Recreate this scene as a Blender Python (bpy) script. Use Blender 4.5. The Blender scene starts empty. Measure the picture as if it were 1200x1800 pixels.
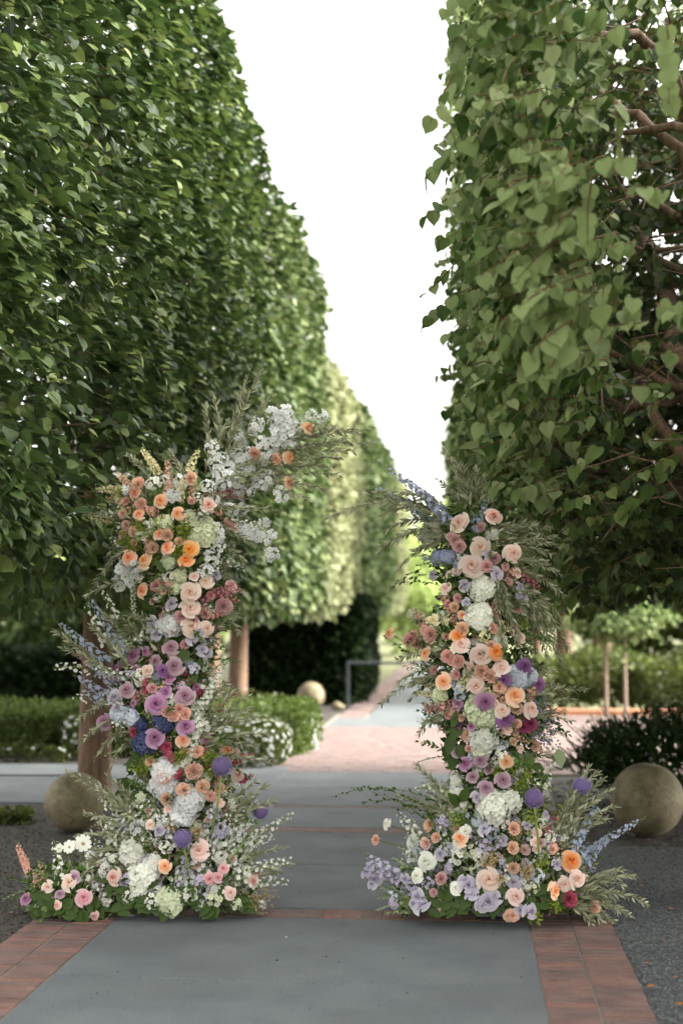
import bpy, math, random
import numpy as np
from mathutils import Vector, Matrix, Quaternion
random.seed(7)
rng = np.random.default_rng(7)
R = math.radians
scene = bpy.context.scene
C = scene.collection

# ------------------------------------------------------------------ camera
EYE = Vector((0, 0, 1.55))
PITCH, YAW = R(4.16), R(4.97)
cam_d = bpy.data.cameras.new('camera')
cam = bpy.data.objects.new('camera', cam_d)
C.objects.link(cam)
scene.camera = cam
cam.location = EYE
cam.rotation_euler = (R(90) + PITCH, 0, YAW)
cam_d.sensor_fit = 'HORIZONTAL'
cam_d.sensor_width = 24
cam_d.lens = 50
cam_d.clip_end = 2000
cam_d.clip_start = 0.05
cam_d.dof.use_dof = True
cam_d.dof.focus_distance = 7.35
cam_d.dof.aperture_fstop = 1.35
CR = cam.rotation_euler.to_matrix()

def at(px, py, Y):
    """the point in metres that stands Y metres ahead, as measured off the photograph"""
    d = CR @ Vector(((px - 600) / 2500, (900 - py) / 2500, -1))
    t = Y / d.y
    return EYE + d * t

# ------------------------------------------------------------------ world and sun
SUN_EL, SUN_AZ = R(35), R(8)          # azimuth: angle from +X towards +Y of the direction to the sun
w = bpy.data.worlds.new('World')
scene.world = w
w.use_nodes = True
nt = w.node_tree
bg = nt.nodes['Background']
sky = nt.nodes.new('ShaderNodeTexSky')
sky.sky_type = 'NISHITA'
sky.sun_disc = False
sky.sun_elevation = SUN_EL
sky.sun_rotation = R(90) - SUN_AZ
sky.air_density = 1.0
sky.dust_density = 6.0
sky.ozone_density = 1.0
hz = nt.nodes.new('ShaderNodeHueSaturation')      # thin white summer haze takes most of the blue out of the sky
hz.inputs['Saturation'].default_value = .08
nt.links.new(sky.outputs[0], hz.inputs['Color'])
wm = nt.nodes.new('ShaderNodeMix'); wm.data_type = 'RGBA'; wm.blend_type = 'MULTIPLY'; wm.inputs[0].default_value = 1
wm.inputs[7].default_value = (1, .973, .91, 1)      # creamy summer haze
nt.links.new(hz.outputs[0], wm.inputs[6])
nt.links.new(wm.outputs[2], bg.inputs[0])
bg.inputs[1].default_value = 0.15
sl = bpy.data.lights.new('sun', 'SUN')
sl.energy = 1.25
sl.angle = R(12)
sl.color = (1, 0.93, 0.8)
so = bpy.data.objects.new('sun', sl)
C.objects.link(so)
sd = Vector((math.cos(SUN_EL) * math.cos(SUN_AZ), math.cos(SUN_EL) * math.sin(SUN_AZ), math.sin(SUN_EL)))
so.rotation_euler = sd.to_track_quat('Z', 'Y').to_euler()
so.location = (20, 0, 30)
scene.view_settings.view_transform = 'Standard'
scene.view_settings.look = 'None'
scene.view_settings.gamma = 1
scene.view_settings.use_curve_mapping = False
scene.view_settings.exposure = 2.7
scene.cycles.max_bounces = 7
scene.cycles.diffuse_bounces = 3
scene.cycles.transmission_bounces = 4
scene.cycles.glossy_bounces = 2

# ------------------------------------------------------------------ materials
def srgb(r, g, b):
    f = lambda c: (c / 12.92 if c <= .04045 else ((c + .055) / 1.055) ** 2.4)
    return (f(r / 255), f(g / 255), f(b / 255), 1)

def new_mat(name):
    m = bpy.data.materials.new(name)
    m.use_nodes = True
    n = m.node_tree
    n.nodes.clear()
    out = n.nodes.new('ShaderNodeOutputMaterial')
    p = n.nodes.new('ShaderNodeBsdfPrincipled')
    n.links.new(p.outputs[0], out.inputs[0])
    return m, n, p, out

def ramp(n, stops):
    r = n.nodes.new('ShaderNodeValToRGB')
    el = r.color_ramp.elements
    if len(stops) == 1: stops = stops + [(1, stops[0][1])]
    while len(el) < len(stops):
        el.new(0.5)
    for e, (pos, col) in zip(el, stops):
        e.position = pos
        e.color = col
    return r

def leaf_mat(name, cols, rough=.42, trans=.35, tcol=None, back=None, spec=.16):
    m, n, p, out = new_mat(name)
    g = n.nodes.new('ShaderNodeNewGeometry')
    k = len(cols)
    r = ramp(n, [(i / max(1, k - 1), c) for i, c in enumerate(cols)])
    n.links.new(g.outputs['Random Per Island'], r.inputs[0])
    col = r.outputs[0]
    if back is not None:
        mx = n.nodes.new('ShaderNodeMix'); mx.data_type = 'RGBA'
        n.links.new(g.outputs['Backfacing'], mx.inputs[0])
        n.links.new(col, mx.inputs[6]); mx.inputs[7].default_value = back
        col = mx.outputs[2]
    n.links.new(col, p.inputs['Base Color'])
    p.inputs['Roughness'].default_value = rough
    p.inputs['Specular IOR Level'].default_value = spec
    if trans > 0:
        t = n.nodes.new('ShaderNodeBsdfTranslucent')
        ms = n.nodes.new('ShaderNodeMixShader')
        ms.inputs[0].default_value = trans
        if tcol is not None:
            mm = n.nodes.new('ShaderNodeMix'); mm.data_type = 'RGBA'; mm.blend_type = 'MULTIPLY'
            mm.inputs[0].default_value = 1
            n.links.new(r.outputs[0], mm.inputs[6]); mm.inputs[7].default_value = tcol
            n.links.new(mm.outputs[2], t.inputs[0])
        else:
            n.links.new(r.outputs[0], t.inputs[0])
        n.links.new(p.outputs[0], ms.inputs[1]); n.links.new(t.outputs[0], ms.inputs[2])
        n.links.new(ms.outputs[0], out.inputs[0])
    return m

def petal_mat(name, centre, mid, edge, trans=.3, rough=.6):
    """petal colour from the heart of the bloom (t = 0) to the petal rim (t = 1)"""
    m, n, p, out = new_mat(name)
    a = n.nodes.new('ShaderNodeAttribute'); a.attribute_name = 't'
    r = ramp(n, [(0, centre), (.45, mid), (1, edge)])
    n.links.new(a.outputs['Fac'], r.inputs[0])
    oi = n.nodes.new('ShaderNodeObjectInfo')
    hv = n.nodes.new('ShaderNodeHueSaturation')
    mr = n.nodes.new('ShaderNodeMapRange')
    mr.inputs[3].default_value = .82; mr.inputs[4].default_value = 1.1
    n.links.new(oi.outputs['Random'], mr.inputs[0])
    n.links.new(mr.outputs[0], hv.inputs['Value'])
    mh = n.nodes.new('ShaderNodeMapRange')
    mh.inputs[3].default_value = .485; mh.inputs[4].default_value = .51
    ml = n.nodes.new('ShaderNodeMath'); ml.operation = 'FRACT'
    m7 = n.nodes.new('ShaderNodeMath'); m7.operation = 'MULTIPLY'; m7.inputs[1].default_value = 7.3
    n.links.new(oi.outputs['Random'], m7.inputs[0]); n.links.new(m7.outputs[0], ml.inputs[0])
    n.links.new(ml.outputs[0], mh.inputs[0]); n.links.new(mh.outputs[0], hv.inputs['Hue'])
    n.links.new(r.outputs[0], hv.inputs['Color'])
    n.links.new(hv.outputs[0], p.inputs['Base Color'])
    p.inputs['Roughness'].default_value = rough
    p.inputs['Specular IOR Level'].default_value = .25
    t = n.nodes.new('ShaderNodeBsdfTranslucent')
    n.links.new(hv.outputs[0], t.inputs[0])
    ms = n.nodes.new('ShaderNodeMixShader'); ms.inputs[0].default_value = trans
    n.links.new(p.outputs[0], ms.inputs[1]); n.links.new(t.outputs[0], ms.inputs[2])
    n.links.new(ms.outputs[0], out.inputs[0])
    return m

def ground_mat(name, cols, scale, rough=.85, bump=.4, fine=None, obj_rand=0.0, stain=None, stretch=None):
    m, n, p, out = new_mat(name)
    tc = n.nodes.new('ShaderNodeTexCoord')
    geo = n.nodes.new('ShaderNodeNewGeometry')
    vec = geo.outputs['Position']
    if stretch:
        mp = n.nodes.new('ShaderNodeMapping'); mp.inputs['Scale'].default_value = stretch
        n.links.new(vec, mp.inputs[0]); vec = mp.outputs[0]
    nz = n.nodes.new('ShaderNodeTexNoise'); nz.inputs['Scale'].default_value = scale
    nz.inputs['Detail'].default_value = 8; nz.inputs['Roughness'].default_value = .65
    n.links.new(vec, nz.inputs['Vector'])
    k = len(cols)
    r = ramp(n, [(.3 + .4 * i / max(1, k - 1), c) for i, c in enumerate(cols)])
    n.links.new(nz.outputs[0], r.inputs[0])
    col = r.outputs[0]
    if fine:
        n2 = n.nodes.new('ShaderNodeTexNoise'); n2.inputs['Scale'].default_value = fine[0]
        n2.inputs['Detail'].default_value = 3
        n.links.new(geo.outputs['Position'], n2.inputs['Vector'])
        r2 = ramp(n, [(.3, (fine[1],) * 3 + (1,)), (.7, (fine[2],) * 3 + (1,))])
        n.links.new(n2.outputs[0], r2.inputs[0])
        mm = n.nodes.new('ShaderNodeMix'); mm.data_type = 'RGBA'; mm.blend_type = 'MULTIPLY'; mm.inputs[0].default_value = 1
        n.links.new(col, mm.inputs[6]); n.links.new(r2.outputs[0], mm.inputs[7]); col = mm.outputs[2]
    if stain:
        n3 = n.nodes.new('ShaderNodeTexNoise'); n3.inputs['Scale'].default_value = stain[0]; n3.inputs['Detail'].default_value = 5
        n.links.new(geo.outputs['Position'], n3.inputs['Vector'])
        r3 = ramp(n, [(.42, (1, 1, 1, 1)), (.62, stain[1])])
        n.links.new(n3.outputs[0], r3.inputs[0])
        mm = n.nodes.new('ShaderNodeMix'); mm.data_type = 'RGBA'; mm.blend_type = 'MULTIPLY'; mm.inputs[0].default_value = 1
        n.links.new(col, mm.inputs[6]); n.links.new(r3.outputs[0], mm.inputs[7]); col = mm.outputs[2]
    if obj_rand:
        oi = n.nodes.new('ShaderNodeObjectInfo')
        ri = geo.outputs['Random Per Island'] if obj_rand < 0 else oi.outputs['Random']
        mr = n.nodes.new('ShaderNodeMapRange'); a = abs(obj_rand)
        mr.inputs[3].default_value = 1 - a; mr.inputs[4].default_value = 1 + a * .7
        n.links.new(ri, mr.inputs[0])
        hv = n.nodes.new('ShaderNodeHueSaturation')
        n.links.new(mr.outputs[0], hv.inputs['Value']); n.links.new(mr.outputs[0], hv.inputs['Saturation'])
        n.links.new(col, hv.inputs['Color']); col = hv.outputs[0]
    n.links.new(col, p.inputs['Base Color'])
    p.inputs['Roughness'].default_value = rough
    b = n.nodes.new('ShaderNodeBump'); b.inputs['Strength'].default_value = bump; b.inputs['Distance'].default_value = .004
    n4 = n.nodes.new('ShaderNodeTexNoise'); n4.inputs['Scale'].default_value = (fine[0] if fine else scale * 6); n4.inputs['Detail'].default_value = 5
    n.links.new(geo.outputs['Position'], n4.inputs['Vector'])
    n.links.new(n4.outputs[0], b.inputs['Height']); n.links.new(b.outputs[0], p.inputs['Normal'])
    return m

M = {}
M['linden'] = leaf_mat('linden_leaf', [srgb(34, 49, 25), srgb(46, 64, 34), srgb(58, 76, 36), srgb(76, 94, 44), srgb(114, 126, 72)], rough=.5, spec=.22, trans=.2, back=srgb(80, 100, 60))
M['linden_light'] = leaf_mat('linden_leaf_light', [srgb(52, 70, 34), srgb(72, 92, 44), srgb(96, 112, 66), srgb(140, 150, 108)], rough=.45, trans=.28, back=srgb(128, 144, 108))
M['linden_pale'] = leaf_mat('linden_leaf_pale', [srgb(52, 76, 34), srgb(76, 100, 48), srgb(110, 130, 76), srgb(156, 168, 122), srgb(88, 110, 54)], rough=.5, trans=.4, back=srgb(120, 134, 96))  # sky light on near outer leaves put into a lighter colour
M['linden_far'] = leaf_mat('linden_leaf_far', [srgb(44, 60, 32), srgb(60, 78, 40), srgb(80, 96, 54), srgb(112, 122, 80)], rough=.5, trans=.22)  # neighbours of the sunlit tree: their shade is put into the tone
M['linden_sun_tint'] = leaf_mat('linden_leaf_sun_tint', [srgb(84, 92, 60), srgb(118, 124, 88), srgb(152, 154, 120)], rough=.5, trans=.4)  # sunlight on the third left tree painted in as paler leaves
M['yew'] = leaf_mat('yew_needles', [srgb(28, 46, 24), srgb(42, 62, 30), srgb(54, 76, 34)], trans=.12)
M['box'] = leaf_mat('box_leaf', [srgb(56, 74, 34), srgb(76, 94, 42), srgb(98, 112, 54)], trans=.3)
M['dark_hedge'] = leaf_mat('dark_hedge_leaf', [srgb(18, 28, 16), srgb(27, 40, 20), srgb(36, 50, 24)], trans=.05, spec=.08)
M['shrub'] = leaf_mat('shrub_leaf', [srgb(56, 68, 32), srgb(76, 88, 42), srgb(100, 108, 58)], trans=.4)
M['far_leaf'] = leaf_mat('far_leaf', [srgb(120, 140, 82), srgb(150, 168, 100), srgb(176, 188, 124)], trans=.45)  # distance haze put into the colour as paler, brighter leaves
M['olive'] = leaf_mat('olive_leaf', [srgb(96, 102, 74), srgb(132, 136, 106), srgb(172, 172, 146)], rough=.5, trans=.15, back=srgb(186, 190, 166))
M['ruscus'] = leaf_mat('ruscus_leaf', [srgb(46, 66, 26), srgb(60, 82, 34), srgb(78, 98, 44)], rough=.35, trans=.2)
M['filler'] = leaf_mat('filler_leaf', [srgb(52, 80, 34), srgb(74, 100, 46), srgb(96, 118, 62), srgb(120, 136, 84)], rough=.45, trans=.2)
M['pale_leaf'] = leaf_mat('pale_leaf', [srgb(120, 138, 96), srgb(150, 164, 124), srgb(176, 186, 150)], rough=.5, trans=.25)
M['stem'] = leaf_mat('green_stem', [srgb(86, 106, 54), srgb(110, 128, 74)], trans=0, rough=.5)
M['allium_stem'] = leaf_mat('allium_stem', [srgb(122, 142, 78)], trans=0, rough=.45)
M['brown_stem'] = leaf_mat('woody_stem', [srgb(98, 78, 56), srgb(120, 98, 70)], trans=0, rough=.7)
M['lime'] = leaf_mat('lime_filler', [srgb(118, 138, 44), srgb(142, 158, 62), srgb(160, 172, 88)], trans=.3)
M['tan'] = leaf_mat('tan_filler', [srgb(176, 150, 104), srgb(196, 172, 130), srgb(206, 178, 140)], trans=.2)
M['dusty'] = leaf_mat('berry', [srgb(96, 104, 130), srgb(128, 136, 158), srgb(150, 156, 172)], trans=.05)
M['twig'] = leaf_mat('twig_bark', [srgb(74, 56, 40), srgb(100, 78, 58), srgb(122, 96, 72)], trans=0, rough=.85)
M['white_bed'] = leaf_mat('white_petals', [srgb(176, 184, 180), srgb(204, 210, 206), srgb(226, 229, 226)], trans=.3, rough=.6)
M['dry'] = leaf_mat('dry_leaf', [srgb(140, 84, 48), srgb(170, 112, 66), srgb(110, 70, 46)], trans=.1, rough=.7)

P = {}
def pm(key, c, m, e, **k): P[key] = petal_mat(key + '_petal', srgb(*c), srgb(*m), srgb(*e), **k)
pm('peach', (240, 140, 74), (248, 190, 146), (252, 228, 204))
pm('orange', (240, 128, 30), (248, 164, 84), (250, 208, 160))
pm('blush', (232, 184, 160), (240, 212, 198), (245, 230, 220))
pm('palepink', (216, 110, 104), (238, 196, 184), (244, 224, 214))
pm('pinkrose', (214, 128, 134), (230, 172, 176), (238, 204, 204))
pm('coral', (226, 138, 122), (240, 180, 166), (247, 212, 200))
pm('mauve', (128, 66, 104), (172, 118, 154), (206, 168, 194))
pm('dustymauve', (132, 88, 104), (170, 132, 150), (204, 180, 188))
pm('purple', (96, 54, 98), (132, 84, 136), (160, 116, 164))
pm('lavender', (150, 138, 162), (190, 182, 200), (220, 214, 225))
pm('burgundy', (90, 26, 52), (130, 46, 82), (160, 76, 110))
pm('white', (228, 230, 196), (244, 245, 234), (250, 250, 244), trans=.4)
pm('bluewhite', (228, 224, 190), (244, 245, 247), (250, 251, 253), trans=.45)
pm('creamgreen', (200, 212, 160), (222, 230, 192), (236, 240, 214))
pm('cream', (220, 206, 140), (232, 226, 176), (240, 236, 204))
pm('carnpeach', (224, 156, 124), (242, 194, 166), (249, 220, 200))
pm('carnpink', (214, 136, 124), (236, 182, 170), (245, 208, 198))
pm('pink', (204, 92, 118), (226, 140, 156), (238, 180, 190))
pm('magenta', (150, 34, 70), (192, 70, 106), (214, 116, 144))
pm('stockpeach', (222, 156, 126), (238, 192, 166), (248, 218, 200))
pm('delph', (232, 230, 230), (172, 180, 214), (196, 204, 228), trans=.45)
pm('paledelph', (226, 226, 224), (200, 206, 222), (216, 220, 232))
pm('navy', (54, 58, 96), (76, 84, 128), (102, 112, 154))
pm('lilac', (178, 162, 196), (198, 188, 216), (220, 213, 230))
pm('allium', (128, 110, 160), (166, 146, 200), (198, 182, 222), trans=.4)
pm('mauvepink', (156, 96, 116), (184, 124, 142), (204, 156, 166))

M['concrete'] = ground_mat('concrete', [srgb(84, 90, 94), srgb(93, 99, 103), srgb(101, 107, 110)], 2.5, bump=1.2, fine=(190, .42, 1.5), stain=(1.3, (.88, .88, .87, 1)), obj_rand=.08)
M['mortar'] = ground_mat('mortar', [srgb(104, 101, 94), srgb(130, 126, 118)], 40, bump=.5)
M['brick'] = ground_mat('brick', [srgb(98, 73, 67), srgb(118, 86, 79), srgb(122, 96, 88), srgb(98, 84, 80)], 9, bump=.9, fine=(150, .65, 1.2), obj_rand=.26, stain=(6, (.72, .74, .76, 1)), stretch=(1, 5, 1))
M['paver'] = ground_mat('paver', [srgb(98, 80, 78), srgb(110, 92, 89), srgb(112, 98, 96)], 6, bump=.3, obj_rand=-.12)
M['gravel'] = ground_mat('gravel', [srgb(56, 59, 61), srgb(76, 80, 82), srgb(96, 98, 99)], 60, bump=1.0, fine=(420, .5, 1.3))
M['mulch'] = ground_mat('mulch', [srgb(44, 41, 38), srgb(58, 54, 50), srgb(74, 69, 65)], 30, bump=1.0, fine=(160, .5, 1.3))
M['soil'] = ground_mat('far_ground', [srgb(70, 74, 48), srgb(92, 96, 62), srgb(110, 108, 78)], 2, bump=.5)
M['kerb'] = ground_mat('kerb_brick', [srgb(176, 120, 92), srgb(196, 142, 112)], 12, bump=.3)
M['stone'] = ground_mat('ball_stone', [srgb(84, 77, 58), srgb(112, 102, 80), srgb(132, 121, 97), srgb(98, 95, 68)], 7, bump=.7, fine=(90, .7, 1.15), stain=(6, (.62, .66, .52, 1)), rough=.75)
M['pebble'] = leaf_mat('pebble', [srgb(54, 58, 60), srgb(72, 76, 78), srgb(90, 94, 96), srgb(112, 113, 112)], trans=0, rough=.8)
M['chip'] = leaf_mat('bark_chip', [srgb(50, 46, 43), srgb(70, 66, 62), srgb(94, 90, 86)], trans=0, rough=.9)
M['bark'] = ground_mat('bark', [srgb(64, 50, 38), srgb(104, 82, 64), srgb(134, 108, 86)], 9, bump=1.0, stretch=(4, 4, .35), fine=(60, .7, 1.15))
M['pale_bark'] = ground_mat('pale_bark', [srgb(112, 98, 86), srgb(136, 120, 106)], 9, bump=.6, stretch=(3, 3, .4))
m_, n_, p_, o_ = new_mat('galvanised_steel'); p_.inputs['Base Color'].default_value = srgb(84, 90, 94); p_.inputs['Metallic'].default_value = .4; p_.inputs['Roughness'].default_value = .45; M['steel'] = m_
m_, n_, p_, o_ = new_mat('black_plastic'); p_.inputs['Base Color'].default_value = srgb(22, 22, 22); p_.inputs['Roughness'].default_value = .5; M['black'] = m_

# ------------------------------------------------------------------ mesh helpers
def mk_mesh(name, V, T, mats, mi=None, t=None, smooth=False):
    """triangle mesh from arrays"""
    V = np.asarray(V, dtype=np.float32); T = np.asarray(T, dtype=np.int32)
    me = bpy.data.meshes.new(name)
    me.vertices.add(len(V)); me.vertices.foreach_set('co', V.ravel())
    me.loops.add(len(T) * 3); me.loops.foreach_set('vertex_index', T.ravel())
    me.polygons.add(len(T))
    me.polygons.foreach_set('loop_start', np.arange(0, len(T) * 3, 3, dtype=np.int32))
    me.polygons.foreach_set('loop_total', np.full(len(T), 3, dtype=np.int32))
    if mi is not None:
        me.polygons.foreach_set('material_index', np.asarray(mi, dtype=np.int32))
    me.polygons.foreach_set('use_smooth', np.full(len(T), smooth, dtype=bool))
    for m in mats:
        me.materials.append(m)
    if t is not None:
        a = me.attributes.new('t', 'FLOAT', 'POINT'); a.data.foreach_set('value', np.asarray(t, dtype=np.float32))
    me.update(calc_edges=True)
    return me

def link(name, me, parent=None, kind=None, label=None):
    o = bpy.data.objects.new(name, me); C.objects.link(o)
    if parent is not None: o.parent = parent
    if kind: o['kind'] = kind
    if label: o['label'] = label
    return o

def thing(name, label, cat, loc=(0, 0, 0), group=None):
    o = bpy.data.objects.new(name, None); C.objects.link(o)
    o.empty_display_size = .1
    o.location = loc; o['label'] = label; o['category'] = cat
    if group: o['group'] = group
    return o

class B:
    """collects triangles with a material slot and a t value"""
    def __init__(s): s.V = []; s.T = []; s.mi = []; s.t = []; s.n = 0
    def add(s, V, T, mi=0, t=0.0):
        V = np.asarray(V, float).reshape(-1, 3); T = np.asarray(T, int).reshape(-1, 3)
        s.V.append(V); s.T.append(T + s.n); s.mi.append(np.full(len(T), mi))
        s.t.append(np.broadcast_to(np.asarray(t, float), (len(V),)).copy()); s.n += len(V)
    def mesh(s, name, mats, smooth=False):
        return mk_mesh(name, np.concatenate(s.V), np.concatenate(s.T), mats, np.concatenate(s.mi), np.concatenate(s.t), smooth)

def unit(a):
    a = np.asarray(a, float)
    return a / np.maximum(np.linalg.norm(a, axis=-1, keepdims=True), 1e-9)

def frames(tip, nrm):
    """rotation matrices whose Y is tip and Z is near nrm"""
    y = unit(tip); x = unit(np.cross(y, nrm)); z = np.cross(x, y)
    return np.stack([x, y, z], axis=-1)

def inst(tv, tt, Rm, S, Pp):
    n, k = len(Pp), len(tv)
    S = np.asarray(S, float)
    if S.ndim == 1: S = S[:, None]
    v = tv[None] * S[:, None, :] if S.shape[1] == 3 else tv[None] * S[:, None]
    V = np.einsum('nij,nkj->nki', Rm, v) + Pp[:, None, :]
    T = tt[None] + (np.arange(n) * k)[:, None, None]
    return V.reshape(-1, 3), T.reshape(-1, 3)

def grid_tris(nu, nv, off=0):
    t = []
    for i in range(nu - 1):
        for j in range(nv - 1):
            a = off + i * nv + j; b = a + nv
            t += [(a, b, b + 1), (a, b + 1, a + 1)]
    return t

def tube(b, pts, rad, sides=6, mi=0, t=0.0, cap=True):
    pts = np.asarray(pts, float); n = len(pts)
    rad = np.broadcast_to(np.asarray(rad, float), (n,))
    tan = unit(np.gradient(pts, axis=0))
    ref = np.array([.13, .37, .92]);
    if abs(np.dot(tan[0], unit(ref))) > .9: ref = np.array([1., .1, 0])
    V = []
    for i in range(n):
        u = unit(np.cross(tan[i], ref)); w = np.cross(tan[i], u)
        for k in range(sides):
            a = 2 * math.pi * k / sides
            V.append(pts[i] + rad[i] * (math.cos(a) * u + math.sin(a) * w))
    T = []
    for i in range(n - 1):
        for k in range(sides):
            a = i * sides + k; c = i * sides + (k + 1) % sides
            T += [(a, c, c + sides), (a, c + sides, a + sides)]
    if cap:
        V += [pts[0], pts[-1]]
        for k in range(sides):
            T.append((n * sides, (k + 1) % sides, k)); T.append((n * sides + 1, (n - 1) * sides + k, (n - 1) * sides + (k + 1) % sides))
    b.add(V, T, mi, t)

def box_mesh(name, x0, x1, y0, y1, z0, z1, mat, bev=0.0):
    import bmesh
    bm = bmesh.new()
    bmesh.ops.create_cube(bm, size=1)
    for v in bm.verts:
        v.co = Vector(((x0 + x1) / 2 + v.co.x * (x1 - x0), (y0 + y1) / 2 + v.co.y * (y1 - y0), (z0 + z1) / 2 + v.co.z * (z1 - z0)))
    if bev:
        top = [e for e in bm.edges if all(v.co.z > (z0 + z1) / 2 for v in e.verts)]
        bmesh.ops.bevel(bm, geom=top, offset=bev, segments=1, affect='EDGES')
    me = bpy.data.meshes.new(name); bm.to_mesh(me); bm.free(); me.materials.append(mat)
    return me

# leaf templates: Y to the tip, Z up
def heart_leaf(fine=True):
    if fine:
        V = [(0, 0, 0), (.25, -.06, .05), (.46, .12, .09), (.5, .36, .08), (.36, .66, .04), (.12, .9, -.04), (0, 1.06, -.12),
             (-.12, .9, -.04), (-.36, .66, .04), (-.5, .36, .08), (-.46, .12, .09), (-.25, -.06, .05), (0, .38, -.01), (0, .72, -.05)]
        T = [(0, 1, 12), (1, 2, 12), (2, 3, 12), (3, 4, 13), (3, 13, 12), (4, 5, 13), (5, 6, 13), (6, 7, 13), (7, 8, 13), (8, 9, 13), (9, 12, 13), (9, 10, 12), (10, 11, 12), (11, 0, 12)]
    else:
        V = [(0, 0, 0), (.48, .15, .08), (.42, .55, .05), (0, 1.05, -.1), (-.42, .55, .05), (-.48, .15, .08), (0, .5, -.02)]
        T = [(0, 1, 6), (1, 2, 6), (2, 3, 6), (3, 4, 6), (4, 5, 6), (5, 0, 6)]
    return np.array(V, float), np.array(T)
HF, HC = heart_leaf(True), heart_leaf(False)
HD = (np.array([(0, 0, 0), (.4, .4, .06), (0, 1, -.05), (-.4, .4, .06)], float), np.array([(0, 1, 2), (0, 2, 3)]))
def lance(wd=.16, n=1):
    V = [(0, 0, 0), (wd / 2, .25, .02), (wd / 2, .6, .01), (0, 1, -.05), (-wd / 2, .6, .01), (-wd / 2, .25, .02), (0, .45, -.015)]
    T = [(0, 1, 6), (1, 2, 6), (2, 3, 6), (3, 4, 6), (4, 5, 6), (5, 0, 6)]
    return np.array(V, float), np.array(T)
LANCE, OVATE = lance(.25), lance(.5)

# ------------------------------------------------------------------ ground
link('ground', box_mesh('ground', -250, 250, -60, 600, -.6, -.05, M['soil']), kind='structure')
X0, X1 = -1.79, .31            # path edges
def sheet(name, x0, x1, y0, y1, z0, z1, mat): return link(name, box_mesh(name, x0, x1, y0, y1, z0, z1, mat), kind='structure')
sheet('gravel_bed', .722, 6, 2.5, 9.9, -.07, -.012, M['gravel'])
sheet('mulch_bed', .722, 6, 9.9, 14.1, -.07, -.018, M['mulch'])
sheet('gravel_bed', -8, -2.202, 2.5, 11.66, -.07, -.012, M['mulch'])
sheet('soil_bed', -14, -1.95, 14.75, 30, -.07, -.02, M['mulch'])
path = thing('path', 'grey concrete slab path', 'path'); del path['category'], path['label']; path['kind'] = 'structure'
base = link('mortar_bed', box_mesh('mortar_bed', -2.2, .72, 2.5, 14.2, -.06, -.0045, M['mortar']), path)
def slab(x0, x1, y0, y1):
    g = .004
    link('concrete_slab', box_mesh('concrete_slab', x0 + g, x1 - g, y0 + g, y1 - g, -.05, 0, M['concrete'], .004), path)
for y0, y1 in ((2.5, 4.6), (4.6, 6.13), (6.13, 7.38), (7.62, 8.95), (8.95, 10.28), (10.5, 11.58), (11.7, 12.9), (12.9, 14.2)):
    slab(X0, X1, y0, y1)
for x0, x1 in ((-4.2, -1.79), (-7.4, -4.2), (-10.6, -7.4), (-14, -10.6)):
    slab(x0, x1, 11.7, 14.7)
bmesh_cache = {}
def brick_at(x, y, lx, ly, nm='brick'):
    k = (lx, ly)
    if k not in bmesh_cache:
        bmesh_cache[k] = [box_mesh('brick', -lx / 2, lx / 2, -ly / 2, ly / 2, -.05, 0, M['brick'], .003) for _ in range(1)]
    o = bpy.data.objects.new(nm, bmesh_cache[k][0]); C.objects.link(o); o.parent = path
    o.location = (x, y, random.uniform(-.0015, .002)); o.rotation_euler = (random.uniform(-.006, .006), random.uniform(-.004, .004), random.uniform(-.004, .004))
y = 4.85; i = 0
while y < 7.9:
    for x in (-2.103, -1.893, .411, .621): brick_at(x + random.uniform(-.0015, .0015), y + (.01 if x in (-2.103, .621) else 0), .2, .0615)
    y += .067
def brick_run(name, xs, ys, lx, ly):
    b = B()
    for x in xs:
        for yy in ys:
            z = random.uniform(-.004, .001); jx, jy = lx / 2, ly / 2
            V = [(x - jx, yy - jy, z), (x + jx, yy - jy, z), (x + jx, yy + jy, z), (x - jx, yy + jy, z), (x - jx, yy - jy, z - .04), (x + jx, yy - jy, z - .04), (x + jx, yy + jy, z - .04), (x - jx, yy + jy, z - .04)]
            b.add(V, [(0, 1, 2), (0, 2, 3), (0, 4, 5), (0, 5, 1), (1, 5, 6), (1, 6, 2), (2, 6, 7), (2, 7, 3), (3, 7, 4), (3, 4, 0)])
    return b
link('brick_edging', brick_run('b', (-2.103, -1.893, .411, .621), np.arange(7.92, 11.6, .067), .2, .062).mesh('brick_edging', [M['brick']]), path, 'stuff')
link('brick_edging', brick_run('b', (-2.103, -1.893, .411, .621), np.arange(2.55, 4.82, .067), .2, .062).mesh('brick_edging', [M['brick']]), path, 'stuff')
for x in np.arange(X0 + .06, X1 - .03, .1035): brick_at(x, 7.5, .1, .21)
link('brick_band', brick_run('b', np.arange(X0 + .06, X1 - .03, .1035), (10.39,), .1, .2).mesh('brick_band', [M['brick']]), path, 'stuff')
link('brick_band', brick_run('b', np.arange(X0 + .1, X1 - .1, .204), (11.64,), .2, .09).mesh('brick_band', [M['brick']]), path, 'stuff')
plaza = sheet('plaza', -2.02, 9, 14.2, 22.5, -.06, -.006, M['mortar'])
link('paver_field', brick_run('p', np.arange(-1.95, 8.9, .105), np.arange(14.31, 19.85, .205), .1, .2).mesh('paver_field', [M['paver']]), plaza, 'stuff')
link('paver_field', brick_run('p', np.arange(.9, 8.9, .105), np.arange(19.95, 22.4, .205), .1, .2).mesh('paver_field', [M['paver']]), plaza, 'stuff')
far = thing('far_path', '', ''); del far['category'], far['label']; far['kind'] = 'structure'
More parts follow.
